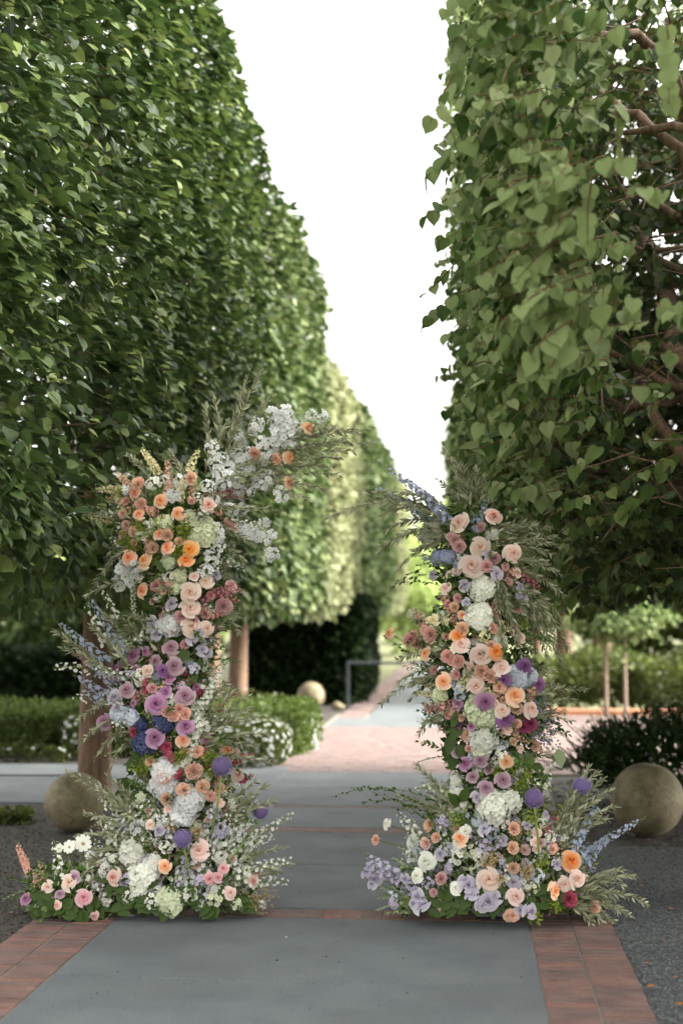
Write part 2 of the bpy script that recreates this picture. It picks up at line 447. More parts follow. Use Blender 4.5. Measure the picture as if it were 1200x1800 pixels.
for x0, x1, y0, y1 in ((-1.95, .85, 19.9, 21.6), (-1.5, .6, 21.6, 24), (-1.5, .6, 24, 27), (-1.5, .6, 27, 31), (-1.5, .6, 31, 36), (-1.5, .6, 36, 60)):
    link('concrete_slab', box_mesh('concrete_slab', x0 + .005, x1 - .005, y0 + .005, y1 - .005, -.06, 0, M['concrete'], .004), far)
link('paver_strip', brick_run('p', np.arange(-1.9, -1.5, .1), np.arange(21.7, 50, .205), .09, .2).mesh('paver_strip', [M['paver']]), far, 'stuff')
# pebbles and chips that lie on the beds
PEB = (np.array([(1, 0, 0), (-1, 0, 0), (0, 1, 0), (0, -1, 0), (0, 0, .7), (0, 0, -.5)], float), np.array([(0, 2, 4), (2, 1, 4), (1, 3, 4), (3, 0, 4), (2, 0, 5), (1, 2, 5), (3, 1, 5), (0, 3, 5)]))
def scatter_stones(name, x0, x1, y0, y1, n, s0, s1, mat, z=-.012, flat=.7):
    yy = y0 * (y1 / y0) ** rng.random(n)
    Pp = np.stack([rng.uniform(x0, x1, n), yy, np.full(n, z)], 1)
    t = unit(rng.normal(size=(n, 3)) * [1, 1, .25]); Rm = frames(t, rng.normal(size=(n, 3)) * .35 + [0, 0, 1])
    S = rng.uniform(s0, s1, n)[:, None] * rng.uniform(.6, 1.3, (n, 3)) * [1, 1, flat]
    V, T = inst(PEB[0], PEB[1], Rm, S, Pp)
    return link(name, mk_mesh(name, V, T, [mat]), kind='stuff')
scatter_stones('gravel', .73, 2.9, 4.9, 9.9, 60000, .004, .0095, M['pebble'])
scatter_stones('gravel', -4.2, -2.21, 6.3, 11.6, 26000, .005, .012, M['chip'])
scatter_stones('mulch', .75, 5, 9.9, 13.9, 8000, .008, .018, M['chip'], flat=.4)
scatter_stones('path_grit', -2.2, .72, 5, 11.6, 420, .0025, .006, M['pebble'], z=.003)

# kerb beyond the plaza
k = link('brick_kerb', box_mesh('brick_kerb', .95, 9, 22.5, 22.7, -.05, .09, M['kerb'], .01)); k['label'] = 'low orange brick kerb between the plaza and the bright shrubs'; k['category'] = 'kerb'

# ------------------------------------------------------------------ foliage helpers
def leaf_cloud(name, tv, Pp, tip, nrm, size, mat, parent, kind='stuff', **kw):
    V, T = inst(tv[0], tv[1], frames(tip, nrm), size, Pp)
    return link(name, mk_mesh(name, V, T, [mat], smooth=False), parent, kind)

def wob(p, k, ph=0.0):
    return (np.sin(p[:, 0] * k * 1.1 + ph) + np.sin(p[:, 1] * k + 2.1 * ph + 1) + np.sin(p[:, 2] * k * 1.3 + ph * .7 + 2) + np.sin((p[:, 1] + p[:, 2]) * k * 1.9 + ph)) / 4

def box_surface(c, h, n, weights, expo=6, depth=.22, bulge=.12, ph=0.0, k=2.2, deepmax=.9, gap=None):
    """points on and just inside a rounded box; weights for +x,-x,-y,+y,+z,-z"""
    h = np.array(h, float); c = np.array(c, float)
    fs = rng.choice(6, n, p=np.array(weights) / sum(weights))
    p = rng.uniform(-1, 1, (n, 3))
    ax = np.array([0, 0, 1, 1, 2, 2])[fs]; sg = np.array([1, -1, -1, 1, 1, -1])[fs]
    p[np.arange(n), ax] = sg
    p /= (np.abs(p) ** expo).sum(1)[:, None] ** (1 / expo)
    q = p * h + c
    nr = unit(np.sign(p) * np.abs(p) ** (expo - 1) / h)
    d = np.minimum(rng.exponential(depth, n), deepmax) - wob(q, k, ph) * bulge - wob(q, k * 3.1, ph + 3) * bulge * .45
    q = q - nr * d[:, None]
    if gap is not None:
        keep = gap(q) > rng.random(n)
        q, nr = q[keep], nr[keep]
    return q, nr

def trunk_mesh(name, pts, rads, mat, sides=20, rings=26, rough=.02):
    pts = [Vector(p) for p in pts]
    n = len(pts)
    P2, R2 = [], []
    for i in range(rings):
        f = i / (rings - 1) * (n - 1); a = min(int(f), n - 2); u = f - a
        P2.append(pts[a].lerp(pts[a + 1], u)); R2.append(rads[a] * (1 - u) + rads[a + 1] * u)
    b = B(); tube(b, [tuple(p) for p in P2], R2, sides)
    V = b.V[0]
    for i in range(rings):
        for s in range(sides):
            v = V[i * sides + s]; c_ = np.array(P2[i]); a = 2 * math.pi * s / sides
            f = 1 + rough * 4 * (math.sin(a * 3 + i * .12) * .5 + math.sin(a * 7 + i * .3) * .3) + random.uniform(-rough, rough)
            V[i * sides + s] = c_ + (v - c_) * f
    return b.mesh(name, [mat], True)

def limbs(parent, specs, mat):
    for pts, r0, r1 in specs:
        b = B(); pts = np.array(pts, float)
        # resample with a little wander
        out = []
        for i in range(len(pts) - 1):
            for u in np.linspace(0, 1, 5)[:-1]: out.append(pts[i] * (1 - u) + pts[i + 1] * u)
        out.append(pts[-1]); out = np.array(out); out[1:-1] += rng.normal(size=(len(out) - 2, 3)) * r0 * .25
        tube(b, out, np.linspace(r0, r1, len(out)), 9)
        link('limb', b.mesh('limb', [mat], True), parent)

def twigs(parent, starts, ends, r, mat, name='twigs'):
    b = B()
    for s, e in zip(starts, ends):
        m = (s + e) / 2 + rng.normal(size=3) * .06 * np.linalg.norm(e - s)
        tube(b, [s, m, e], [r, r * .7, r * .35], 4, cap=False)
    return link(name, b.mesh(name, [mat]), parent, 'stuff')

def pleached(label, y0, y1, xf, xb, zb, zt, n, tmpl, mat, size, trunk_xy=None, group='clipped linden trees in rows', ph=0.0, expo=7, parts=0, trunk_r=.13, weights=(8, .8, 1.6, .6, 1.2, 1.2), side=1, gap=None, ntw=120, limb=True, depth=.2):
    """a lime tree clipped to a tall block; side=+1: the face towards the path looks to +x"""
    cx, cy, cz = (xf + xb) / 2, (y0 + y1) / 2, (zb + zt) / 2
    tx, ty = trunk_xy if trunk_xy else (cx, cy)
    t = thing('linden_tree', label, 'tree', (tx, ty, 0), group)
    L = lambda p: p - np.array([tx, ty, 0])
    tr = trunk_mesh('trunk', [(0, 0, -.05), (0, 0, .25), (.02, .02, 1.6), (-.02, .03, 3.2), (0, 0, zt - .6)], [trunk_r * 1.35, trunk_r * 1.03, trunk_r * .95, trunk_r * .7, trunk_r * .25], M['bark'])
    link('trunk', tr, t)
    if limb:
        sp = []
        for i in range(16):
            z = zb + .1 + (zt - zb - .8) * i / 15; a = rng.uniform(0, 6.28); ln = rng.uniform(.7, 1)
            e = np.array([math.cos(a) * abs(xf - xb) * .42, math.sin(a) * (y1 - y0) * .42, rng.uniform(.0, .5)]) * ln
            sp.append(([(0, 0, z), tuple(e * .5 + [0, 0, z + rng.uniform(-.05, .1)]), tuple(e + [0, 0, z])], .035, .012))
        limbs(t, sp, M['bark'])
    wts = list(weights)
    if side < 0: wts[0], wts[1] = wts[1], wts[0]
    q, nr = box_surface((cx, cy, cz), (abs(xf - xb) / 2, (y1 - y0) / 2, (zt - zb) / 2), n, wts, expo, depth=depth, bulge=.15, ph=ph, gap=gap)
    m = len(q)
    up = np.array([0, 0, 1.])
    tip = nr * .85 + np.array([0, -.1, -.42]) + rng.normal(size=(m, 3)) * .36
    nm = up * 1.15 + nr * .5 + rng.normal(size=(m, 3)) * .4
    sz = rng.uniform(size * .65, size * 1.25, m)
    q = L(q)
    if parts:
        o_ = np.argsort(np.linalg.norm(q + np.array([tx, ty, 0]) - np.array([-1.2, 2, 1.55]), axis=1) + 0)
        vis = o_[(q[o_][:, 1] + ty > 6.0)][:parts]
        RM = frames(tip, nm); lm = [mk_mesh('leaf', tmpl[0], tmpl[1], [mat])]
        for i in vis:
            o = link('leaf', lm[0], t); o.matrix_local = Matrix.LocRotScale(Vector(q[i]), Matrix(RM[i].tolist()).to_quaternion(), Vector((sz[i],) * 3))
        keep = np.ones(m, bool); keep[vis] = False
        q, tip, nm, sz = q[keep], tip[keep], nm[keep], sz[keep]
    leaf_cloud('foliage', tmpl, q, tip, nm, sz, mat, t)
    # dark inner leaves
    k = n // 7
    pin = rng.uniform(-.86, .86, (k, 3)) * [abs(xf - xb) / 2, (y1 - y0) / 2, (zt - zb) / 2] + [cx, cy, cz]
    pin = L(pin)
    leaf_cloud('inner_foliage', HC if tmpl is HF else HD, pin, rng.normal(size=(k, 3)) * .6 + [side * .3, -.2, -.6], rng.normal(size=(k, 3)) + [side * .5, 0, .6], rng.uniform(size * 1.2, size * 2, k), mat, t)
    if ntw:
        ids = rng.choice(len(q), ntw)
        e = q[ids]; s = e - nr[rng.choice(len(nr), ntw)] * 0 + np.stack([-side * rng.uniform(.25, .8, ntw), rng.uniform(-.25, .25, ntw), rng.uniform(-.12, .05, ntw)], 1)
        twigs(t, s, e, .006, M['twig'])
    return t

# ------------------------------------------------------------------ left row
FX = -2.0
pleached('nearest clipped linden of the left row, its leafy wall filling the left edge', 5.4, 14.5, FX, -4.4, 1.62, 6.75, 42000, HF, M['linden'], .08, (-3.05, 11.6), ph=.3, parts=300, ntw=420,
         gap=lambda q: np.where(wob(q, 2.6, 1.7) < -.33, .25, 1.0) * np.where((q[:, 1] < 9.2) & (wob(q, 3.4, 4.2) < .02), .28, 1.0) * np.where((q[:, 2] < 2.6) & (wob(q, 4.1, 2.2) < -.1), .4, 1.0))
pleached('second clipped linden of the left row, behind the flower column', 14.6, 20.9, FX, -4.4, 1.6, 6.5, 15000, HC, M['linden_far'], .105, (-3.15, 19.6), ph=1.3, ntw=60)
pleached('sunlit third linden of the left row, glowing yellow green', 21.7, 27.4, FX, -4.2, 1.6, 5.75, 11000, HC, M['linden_sun_tint'], .125, (-3.0, 26.3), ph=2.2, ntw=0, weights=(8, .5, 2.5, .5, 1.2, 1), expo=8)
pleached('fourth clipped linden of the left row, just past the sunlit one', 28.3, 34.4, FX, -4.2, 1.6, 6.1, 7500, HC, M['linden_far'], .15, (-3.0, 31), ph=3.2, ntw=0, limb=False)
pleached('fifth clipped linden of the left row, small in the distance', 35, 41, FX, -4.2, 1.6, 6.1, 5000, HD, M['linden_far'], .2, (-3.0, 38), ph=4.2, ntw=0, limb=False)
pleached('last clipped linden at the far end of the left row', 41.6, 48, FX, -4.2, 1.6, 6.0, 4000, HD, M['linden_sun_tint'], .24, (-3.0, 44.5), ph=5.2, ntw=0, limb=False)
# further trunk behind the second tree (another row)
t = thing('tree', 'bare trunk standing just left of the second linden trunk', 'tree', (-3.75, 20.6, 0))
link('trunk', trunk_mesh('trunk', [(0, 0, -.05), (0, 0, .3), (0, 0, 3.5)], [.24, .19, .15], M['bark']), t)
k = 1500
pp = np.stack([rng.uniform(-1.6, .3, k), rng.uniform(-1, 1.5, k), rng.uniform(1.7, 4, k)], 1)
leaf_cloud('foliage', HC, pp, rng.normal(size=(k, 3)) + [.4, 0, -.5], rng.normal(size=(k, 3)) + [0, 0, 1], rng.uniform(.08, .13, k), M['linden'], t)

# low branches of the first left tree over the trunk
# ------------------------------------------------------------------ right row
def hanging_tree(label, trunk, x0, x1, y0, y1, n_spray, seed_parts):
    t = thing('linden_tree', label, 'tree', (trunk[0], trunk[1], 0), 'clipped linden trees in rows')
    O = np.array([trunk[0], trunk[1], 0.])
    link('trunk', trunk_mesh('trunk', [(0, 0, -.05), (0, 0, .3), (-.02, .1, 1.8), (-.1, .3, 3.4), (-.15, .4, 6.0)], [.22, .17, .16, .12, .04], M['bark']), t)
    g = lambda px, py, Y: tuple(np.array(at(px, py, Y)) - O)
    limbs(t, [
        ([(0, .1, 1.9), g(1200, 800, 8.4), g(1154, 742, 8.6), g(1120, 640, 9.0), g(1040, 596, 9.3)], .05, .03),
        ([g(1230, 690, 8.3), g(1179, 679, 8.5), g(1110, 640, 8.8), g(1033, 592, 9.0)], .035, .018),
        ([g(1260, 720, 8.0), g(1195, 604, 8.6), g(1162, 500, 9.2), g(1120, 400, 9.8)], .075, .04),
        ([(-.1, .3, 3.2), g(1200, 265, 7.6), g(1120, 205, 7.8), g(1054, 160, 8.2)], .04, .015),
        ([(-.1, .3, 3.6), g(1179, 110, 7.4), g(1117, 62, 7.2), g(1060, 66, 7.0), g(1010, 40, 7.0)], .04, .016),
        ([g(1230, 225, 7.4), g(1140, 225, 7.6), g(1075, 235, 8.0)], .03, .012),
        ([(0, .2, 2.4), g(1200, 702, 8.6), g(1096, 718, 8.8), g(1060, 730, 8.9), g(1008, 742, 9.0), g(987, 775, 9.0), g(940, 800, 9.2)], .032, .008),
        ([g(1060, 590, 8.6), g(1020, 610, 8.5), g(1018, 640, 8.5), g(1012, 665, 8.6)], .018, .007),
        ([g(1096, 718, 8.8), g(1060, 690, 8.8), g(1010, 660, 8.9), g(940, 665, 9.1)], .018, .006),
        ([g(1200, 390, 9.0), g(1130, 345, 9.2), g(1060, 330, 9.4), g(980, 350, 9.6)], .03, .01),
        ([g(1200, 480, 9.0), g(1110, 430, 9.2), g(1020, 440, 9.6)], .028, .01),
        ([g(1200, 850, 9.0), g(1140, 838, 9.4), g(1080, 850, 9.8), g(1000, 830, 10)], .03, .01),
        ([(0, .1, 2.1), (-.5, 1.5, 2.5), (-.9, 3.2, 2.7)], .05, .02),
        ([(0, .1, 2.6), (-.6, 1.2, 3.3), (-1.1, 2.6, 3.7)], .05, .02),
        ([(0, .1, 3.3), (.5, 1.8, 4.1), (-.8, 3.8, 4.6)], .05, .02),
    ], M['bark'])
    # sprays of hanging leaves
    Pn, Tn, Nn, Sn = [], [], [], []
    tw_s, tw_e = [], []
    def spray(p, d, n, ls, hang):
        """a twig from p along d carrying n alternate leaves"""
        d = unit(d); ln = n * ls * .42
        ln *= 1.25; q = p + d * ln + np.array([0, 0, -.25 * ln])
        tw_s.append(p); tw_e.append(q)
        for i in range(n):
            u = (i + .6) / n; pos = p + (q - p) * u
            sd_ = np.array([rng.normal() * .5, rng.normal() * .35, 0]) + np.cross(d, [0, 0, 1]) * (1 if i % 2 else -1) * .6
            Pn.append(pos); Tn.append(sd_ * (1 - hang) + np.array([0, -.05, -1]) * hang * 1.3 + d * .25 + rng.normal(size=3) * .32)
            Nn.append(np.array([-.45, -.8, .8]) * (hang) + np.array([0, 0, 1]) * (1 - hang) + rng.normal(size=3) * .5)
            Sn.append(ls * rng.uniform(.7, 1.15))
    def underside(yy): return np.interp(yy, [4.6, 6, 7.5, 9.5, 13], [2.85, 2.5, 2.1, 1.78, 1.72])
    # (a) curtain along the path side
    for _ in range(n_spray):
        yy = 5.3 * (y1 / 5.3) ** rng.random(); z0 = underside(yy)
        z = rng.uniform(z0, 6.6)
        xe = x0 - .03 * (yy - 5) + .06 * math.sin(yy * 2.1 + z * 1.4) + .07 * math.sin(yy * 5 + z * 4)
        x = xe + min(rng.exponential(.10 if yy < 7 else .16), .42 if yy < 7 else .9)
        if wob(np.array([[x * 1.5, yy, z]]), 2.7, 2.0)[0] < -.15 and rng.random() < .85: continue
        spray(np.array([x, yy, z]), np.array([-.75 + rng.normal() * .35, -.35 + rng.normal() * .5, -.15 + rng.normal() * .25]), rng.integers(4, 8), rng.uniform(.054, .082), rng.uniform(.35, 1))
    # (b) the end that faces us, open with clumps
    for _ in range(int(n_spray * .55)):
        x = rng.uniform(x0 + .15, x1); yy = rng.uniform(5.5, 7.8) + (x > .9) * rng.uniform(0, 2.0)
        z0 = underside(yy); z = rng.uniform(z0, 5.6)
        if wob(np.array([[x, yy * .6, z]]), 3.3, .6)[0] < (.12 if x < .65 else .5 if x > .95 else .36): continue
        spray(np.array([x, yy, z]), np.array([-.5 + rng.normal() * .5, -.7 + rng.normal() * .4, -.1 + rng.normal() * .3]), rng.integers(4, 8), rng.uniform(.054, .08), rng.uniform(.3, 1))
    # (c) the inside and the far dark underside
    for _ in range(int(n_spray * 1.25)):
        x = rng.uniform(x0 + .1, x1 + .4); yy = rng.uniform(8.2, y1); z = rng.uniform(1.74, 6.4)
        if z > 2.5 and wob(np.array([[x, yy, z]]), 2.9, 5.6)[0] < (.0 if x > .8 else -.15): continue
        spray(np.array([x, yy, z]), np.array([rng.normal(), rng.normal() * .8 - .2, -.1 + rng.normal() * .3]), rng.integers(5, 9), rng.uniform(.06, .085), rng.uniform(.2, .7))
    for _ in range(1300):       # the thick far side of the crown
        x = rng.uniform(.5, 4.0); yy = rng.uniform(10.6, y1); z = rng.uniform(1.8, 6.6)
        spray(np.array([x, yy, z]), np.array([rng.normal(), -.3, -.1 + rng.normal() * .3]), 7, rng.uniform(.09, .12), rng.uniform(.5, .9))
    # single sprays one can pick out
    for px, py, Y, dx, dz, n in ((1195, 795, 6.9, -.9, -.25, 9), (1185, 812, 6.9, -.8, -.5, 8), (812, 30, 5.6, -.3, -.8, 3), (815, 190, 5.6, -.5, -.6, 4), (815, 400, 7.5, -.8, -.2, 4),
                              (808, 95, 5.7, -.3, -.8, 3), (800, 250, 5.9, -.7, -.6, 4), (812, 330, 6.2, -.8, -.4, 5), (806, 455, 6.6, -.8, -.6, 5), (800, 520, 7.2, -.8, -.5, 5), (798, 130, 5.4, -.5, -.8, 4), (985, 470, 5.4, .1, -1, 6), (1060, 500, 5.4, -.1, -1, 5), (1010, 540, 5.6, -.4, -.7, 6), (930, 300, 5.5, 0, -1, 5), (1080, 170, 5.3, .1, -1, 5), (1040, 310, 5.3, -.1, -1, 5), (1170, 30, 5.1, 0, -1, 6)):
        spray(np.array(at(px, py, Y)), np.array([dx, -.1, dz]), n, .078 if Y > 6 else .084, .75)
    Pn, Tn, Nn, Sn = map(np.array, (Pn, Tn, Nn, Sn)); Pn = Pn - O
    dist = np.linalg.norm(Pn + O - np.array([.1, .0, 1.55]), axis=1)
    ordr = np.argsort(dist); vis = ordr[:seed_parts]; RM = frames(Tn, Nn)
    lm = mk_mesh('leaf', HF[0], HF[1], [M['linden_pale']])
    for i in vis:
        o = link('leaf', lm, t); o.matrix_local = Matrix.LocRotScale(Vector(Pn[i]), Matrix(RM[i].tolist()).to_quaternion(), Vector((Sn[i],) * 3))
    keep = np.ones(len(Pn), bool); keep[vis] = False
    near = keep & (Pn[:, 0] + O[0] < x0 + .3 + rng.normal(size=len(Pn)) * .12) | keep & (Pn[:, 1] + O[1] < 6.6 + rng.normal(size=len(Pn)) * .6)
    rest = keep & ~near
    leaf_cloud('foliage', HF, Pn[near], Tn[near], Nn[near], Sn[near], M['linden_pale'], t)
    leaf_cloud('inner_foliage', HF, Pn[rest], Tn[rest], Nn[rest], Sn[rest], M['linden'], t)  # inner leaves in the darker tone, crown shade put into the colour
    twigs(t, [a - O for a in tw_s], [a - O for a in tw_e], .0045, M['twig'])
    # fine dark branching inside
    s, e = [], []
    for _ in range(420):
        a = np.array([rng.uniform(.7, 2.2), rng.uniform(7, 12), rng.uniform(1.9, 5.6)]); c2 = a + rng.normal(size=3) * [.45, .4, .22]; c2[0] = max(c2[0], .45); s.append(a - O); e.append(c2 - O)
    twigs(t, s, e, .006, M['bark'])
    return t
hanging_tree('nearest linden of the right row, leaves hanging and branches showing', (1.62, 8.1), .30, 2.7, 4.8, 14.1, 4100, 300)
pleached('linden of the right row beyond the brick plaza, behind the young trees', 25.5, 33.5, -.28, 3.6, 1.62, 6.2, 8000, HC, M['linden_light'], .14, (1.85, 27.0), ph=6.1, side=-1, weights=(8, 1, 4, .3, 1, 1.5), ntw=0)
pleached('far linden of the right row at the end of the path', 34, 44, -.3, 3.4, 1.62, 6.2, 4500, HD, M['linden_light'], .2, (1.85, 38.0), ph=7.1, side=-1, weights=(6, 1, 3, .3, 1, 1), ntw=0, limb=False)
# unseen outer row, added to shade the right bed
for i, (y0, y1, lab) in enumerate(((1.0, 8.5, 'unseen outer linden added for shade beside the gravel bed, right of the nearest tree'), (8.5, 15.5, 'unseen outer linden added for shade behind the yew bush at the right edge'))):
    pleached(lab, y0, y1, 3.5, 6.4, 1.5, 6.9, 16000, HD, M['linden'], .24, (4.9, (y0 + y1) / 2), ph=8.1 + i, side=-1, weights=(6, 2, 3, 2, 2, 1), ntw=0, limb=False, group='unseen outer row of lindens added for shade')
for px, Y, r_, lab in ((1058, 28.5, .2, 'broad pale trunk behind the shrubs, rightmost of the group'), (990, 26.6, .15, 'dark slender trunk behind the shrubs, leftmost of the group')):
    b_ = at(px, 1200, Y)
    t = thing('tree', lab, 'tree', (b_.x, Y, 0))
    link('trunk', trunk_mesh('trunk', [(0, 0, -.05), (0, 0, .3), (0, 0, 2.6)], [r_ * 1.25, r_, r_ * .8], M['bark']), t)

# ------------------------------------------------------------------ hedges, beds, background
def bush(name, label, cat, c, h, n, tmpl, mat, size, expo=4, group=None, core=True, depth=.06, bulge=.05, weights=(2, 2, 3, .5, 3, .2), spike=0):
    t = thing(name, label, cat, (c[0], c[1], 0), group)
    q, nr = box_surface((0, 0, c[2]), h, n, weights, expo, depth=depth, bulge=bulge, ph=c[0], k=3.5, deepmax=min(h) * .8)
    m = len(q)
    leaf_cloud('foliage', tmpl, q, nr + rng.normal(size=(m, 3)) * .6, nr * .4 + [0, 0, .8] + rng.normal(size=(m, 3)) * .6, rng.uniform(size * .6, size * 1.3, m), mat, t)
    k = n // 5
    pin = rng.uniform(-.8, .8, (k, 3)) * h + [0, 0, c[2]]
    leaf_cloud('inner_foliage', tmpl, pin, rng.normal(size=(k, 3)), rng.normal(size=(k, 3)), rng.uniform(size, size * 2.2, k), mat, t)
    if core:
        s = [np.array([rng.normal() * .1, rng.normal() * .1, 0]) for _ in range(10)]
        twigs(t, s, [np.array([rng.uniform(-.7, .7) * h[0], rng.uniform(-.7, .7) * h[1], c[2] + h[2] * .6]) for _ in s], .015, M['twig'], 'stems')
    return t
bush('box_hedge', 'clipped bright box hedge beside the white flowers and path', 'hedge', (-3.05, 16.6, .25), (1.25, .95, .29), 13000, HD, M['box'], .045, 9)
bush('box_hedge', 'low clipped box hedge at the left edge behind the trunk', 'hedge', (-6.3, 16.3, .25), (1.75, .9, .27), 16000, HD, M['box'], .05, 9)
bush('dark_hedge', 'tall dark hedge block behind the far stone ball', 'hedge', (-3.0, 27.2, .95), (1.15, 2.3, .98), 15000, HD, M['dark_hedge'], .14, 8)
bush('dark_hedge', 'long low dark hedge in the left background', 'hedge', (-9.3, 24.5, .45), (3.2, .8, .48), 12000, HD, M['dark_hedge'], .13, 8)
yew = bush('yew_bush', 'dark spreading yew bush behind the right stone ball', 'bush', (1.95, 12.2, .36), (1.15, .8, .36), 7000, HD, M['yew'], .045, 2.0, depth=.12, bulge=.16)
# yew: feathery shoots
b = B()
Pn, Tn, Nn, Sn, st, en = [], [], [], [], [], []
for _ in range(420):
    a = rng.uniform(0, 6.28); rr = math.sqrt(rng.random()) * .95
    p = np.array([math.cos(a) * rr * 1.2, math.sin(a) * rr * .8, .62 - .42 * rr * rr])
    d = unit(np.array([math.cos(a) * rr, math.sin(a) * rr * .8, .55]) + rng.normal(size=3) * .25); ln = rng.uniform(.14, .36)
    st.append(p); en.append(p + d * ln)
    for u in np.linspace(.05, 1, 18):
        for s_ in (-1, 1):
            Pn.append(p + d * ln * u); Tn.append(d * .7 + unit(np.cross(d, [0.2, .3, 1])) * s_ * .8); Nn.append([0, 0, 1.]); Sn.append(.05 * (1.1 - .5 * u))
nd = (HD[0] * [.28, 1, 1], HD[1])
leaf_cloud('needle_shoots', nd, np.array(Pn), np.array(Tn), np.array(Nn) + rng.normal(size=(len(Pn), 3)) * .3, np.array(Sn), M['yew'], yew)
twigs(yew, st, en, .003, M['stem'])

def flowerbed(label, c, h, n, nf):
    t = thing('white_flowers', label, 'flower bed', (c[0], c[1], 0), 'white flowers along the hedges')
    q, nr = box_surface((0, 0, c[2]), h, n, (2, 2, 3, .5, 3, .1), 3, depth=.05, bulge=.04, ph=c[0])
    m = len(q)
    leaf_cloud('foliage', HD, q, nr + rng.normal(size=(m, 3)) * .5, nr + rng.normal(size=(m, 3)) * .6, rng.uniform(.03, .06, m), M['shrub'], t)
    q, nr = box_surface((0, 0, c[2]), np.array(h) * 1.03, nf, (2, 2, 3, .5, 3, .1), 3, depth=.01, bulge=.06, ph=c[0])
    pe, tp, nn = [], [], []
    for i in range(len(q)):
        for k in range(5):
            a = k * 1.257; u = unit(np.cross(nr[i], [.3, .2, .9])); v_ = np.cross(nr[i], u)
            pe.append(q[i] + nr[i] * .01); tp.append(u * math.cos(a) + v_ * math.sin(a) + nr[i] * .25); nn.append(nr[i])
    leaf_cloud('blossoms', (HD[0] * [1, 1, 1], HD[1]), np.array(pe), np.array(tp), np.array(nn), rng.uniform(.02, .032, len(pe)), M['white_bed'], t)
    return t
flowerbed('white flowers massed in front of the bright box hedge', (-2.45, 15.0, .2), (.6, .55, .27), 2800, 400)
flowerbed('narrow band of white flowers round the end of the bright box hedge', (-1.86, 17.0, .17), (.13, .6, .22), 700, 200)
flowerbed('white flowers on top behind the bright box hedge', (-3.2, 17.8, .3), (1.1, .2, .3), 900, 90)
flowerbed('white flowers between the left hedge and the tree trunk', (-4.1, 15.6, .2), (.3, .4, .3), 1200, 70)
flowerbed('sparse white flowers low at the foot of the left hedge', (-4.75, 15.1, .04), (.5, .12, .1), 500, 22)

def tree_round(label, x, y, ztop, rx, ry, zb, n, mat, size, group='trees in the background', name='background_tree', trunk_r=.15, tm=None, expo=2.2):
    t = thing(name, label, 'tree', (x, y, 0), group)
    link('trunk', trunk_mesh('trunk', [(0, 0, -.05), (0, 0, .3), (0, 0, (zb + ztop) / 2)], [trunk_r * 1.3, trunk_r, trunk_r * .6], tm or M['bark'], 10, 8), t)
    # several clumps
    Pn, Nr = [], []
    for _ in range(9):
        cc = np.array([rng.uniform(-.5, .5) * rx, rng.uniform(-.5, .5) * ry, zb + (ztop - zb) * rng.uniform(.3, .72)])
        q, nr = box_surface(cc, (rx * .55, ry * .55, (ztop - zb) * .3), n // 9, (1, 1, 2, .6, 1.5, .8), expo, depth=size * 2, bulge=size * 1.5, ph=rng.uniform(0, 9), k=2.5)
        Pn.append(q); Nr.append(nr)
    q = np.concatenate(Pn); nr = np.concatenate(Nr); m = len(q)
    leaf_cloud('crown', HD, q, nr * .5 + [0, 0, -.5] + rng.normal(size=(m, 3)) * .6, nr * .6 + [0, 0, .6] + rng.normal(size=(m, 3)) * .5, rng.uniform(size * .6, size * 1.3, m), mat, t)
    return t
# young umbrella trees right
for px, Y, py0, lab in ((1065, 22.1, 1250, 'left of the two young trees with thin pale trunks by the plaza'), (1099, 21.9, 1258, 'right of the two young trees with thin pale trunks by the plaza')):
    x = at(px, py0, Y).x
    tree_round(lab, x, Y, 1.76, .85, .6, 1.18, 2200, M['linden_pale'], .085, 'young trees by the plaza', 'young_tree', .032, M['pale_bark'])
# small things behind right
for i, (x, y, ztop, rx, lab) in enumerate(((1.3, 24.0, .85, .8, 'yellow green shrub behind the kerb, next to the flower column'), (2.35, 24.2, .95, .75, 'feathery shrub behind the young tree trunks'), (3.3, 24.0, .8, .8, 'yellow green shrub near the right edge of the picture'), (4.2, 24.5, 1.1, .8, 'shrub with reddish tips at the far right'))):
    bush('shrub', lab, 'shrub', (x, y, ztop * .5), (rx, .7, ztop * .52), 2600, HD, M['shrub'], .07, 2.6, 'shrubs behind the plaza', bulge=.1, depth=.1)
for x, y, zt, rx, lab in ((-8.6, 30, 2.9, 1.6, 'bright tree behind the dark hedge at far left'), (-11.5, 31, 3.6, 2.0, 'dim tree at the left edge behind the dark hedge'), (-6.6, 33, 2.7, 1.5, 'pale bush-like tree between the left trunk and the edge'),
                          (3.6, 33, 3.0, 1.5, 'green tree behind the shrubs on the right'), (5.6, 32, 3.4, 1.8, 'tree at the right edge behind the shrubs'), (7.8, 34, 3.8, 2.0, 'outermost tree on the right, beyond the shrubs')):
    tree_round(lab, x, y, zt, rx, rx, .0, 5200, M['linden' if x < 0 else 'shrub'], .19)
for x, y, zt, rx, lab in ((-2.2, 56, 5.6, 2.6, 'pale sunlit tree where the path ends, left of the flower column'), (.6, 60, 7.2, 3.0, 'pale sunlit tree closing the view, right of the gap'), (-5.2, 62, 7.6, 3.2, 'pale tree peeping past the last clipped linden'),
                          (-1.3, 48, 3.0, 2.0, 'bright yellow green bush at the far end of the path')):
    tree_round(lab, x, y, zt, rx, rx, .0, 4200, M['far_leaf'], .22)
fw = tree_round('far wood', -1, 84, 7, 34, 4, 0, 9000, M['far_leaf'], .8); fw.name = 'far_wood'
for k_ in ('label', 'category', 'group'):
    if k_ in fw: del fw[k_]
for c_ in list(fw.children):
    if c_.name.startswith('trunk'): bpy.data.objects.remove(c_)
    else: c_.parent = None; c_.location = fw.location; c_['kind'] = 'stuff'; c_.name = 'distant_wood'
bpy.data.objects.remove(fw)
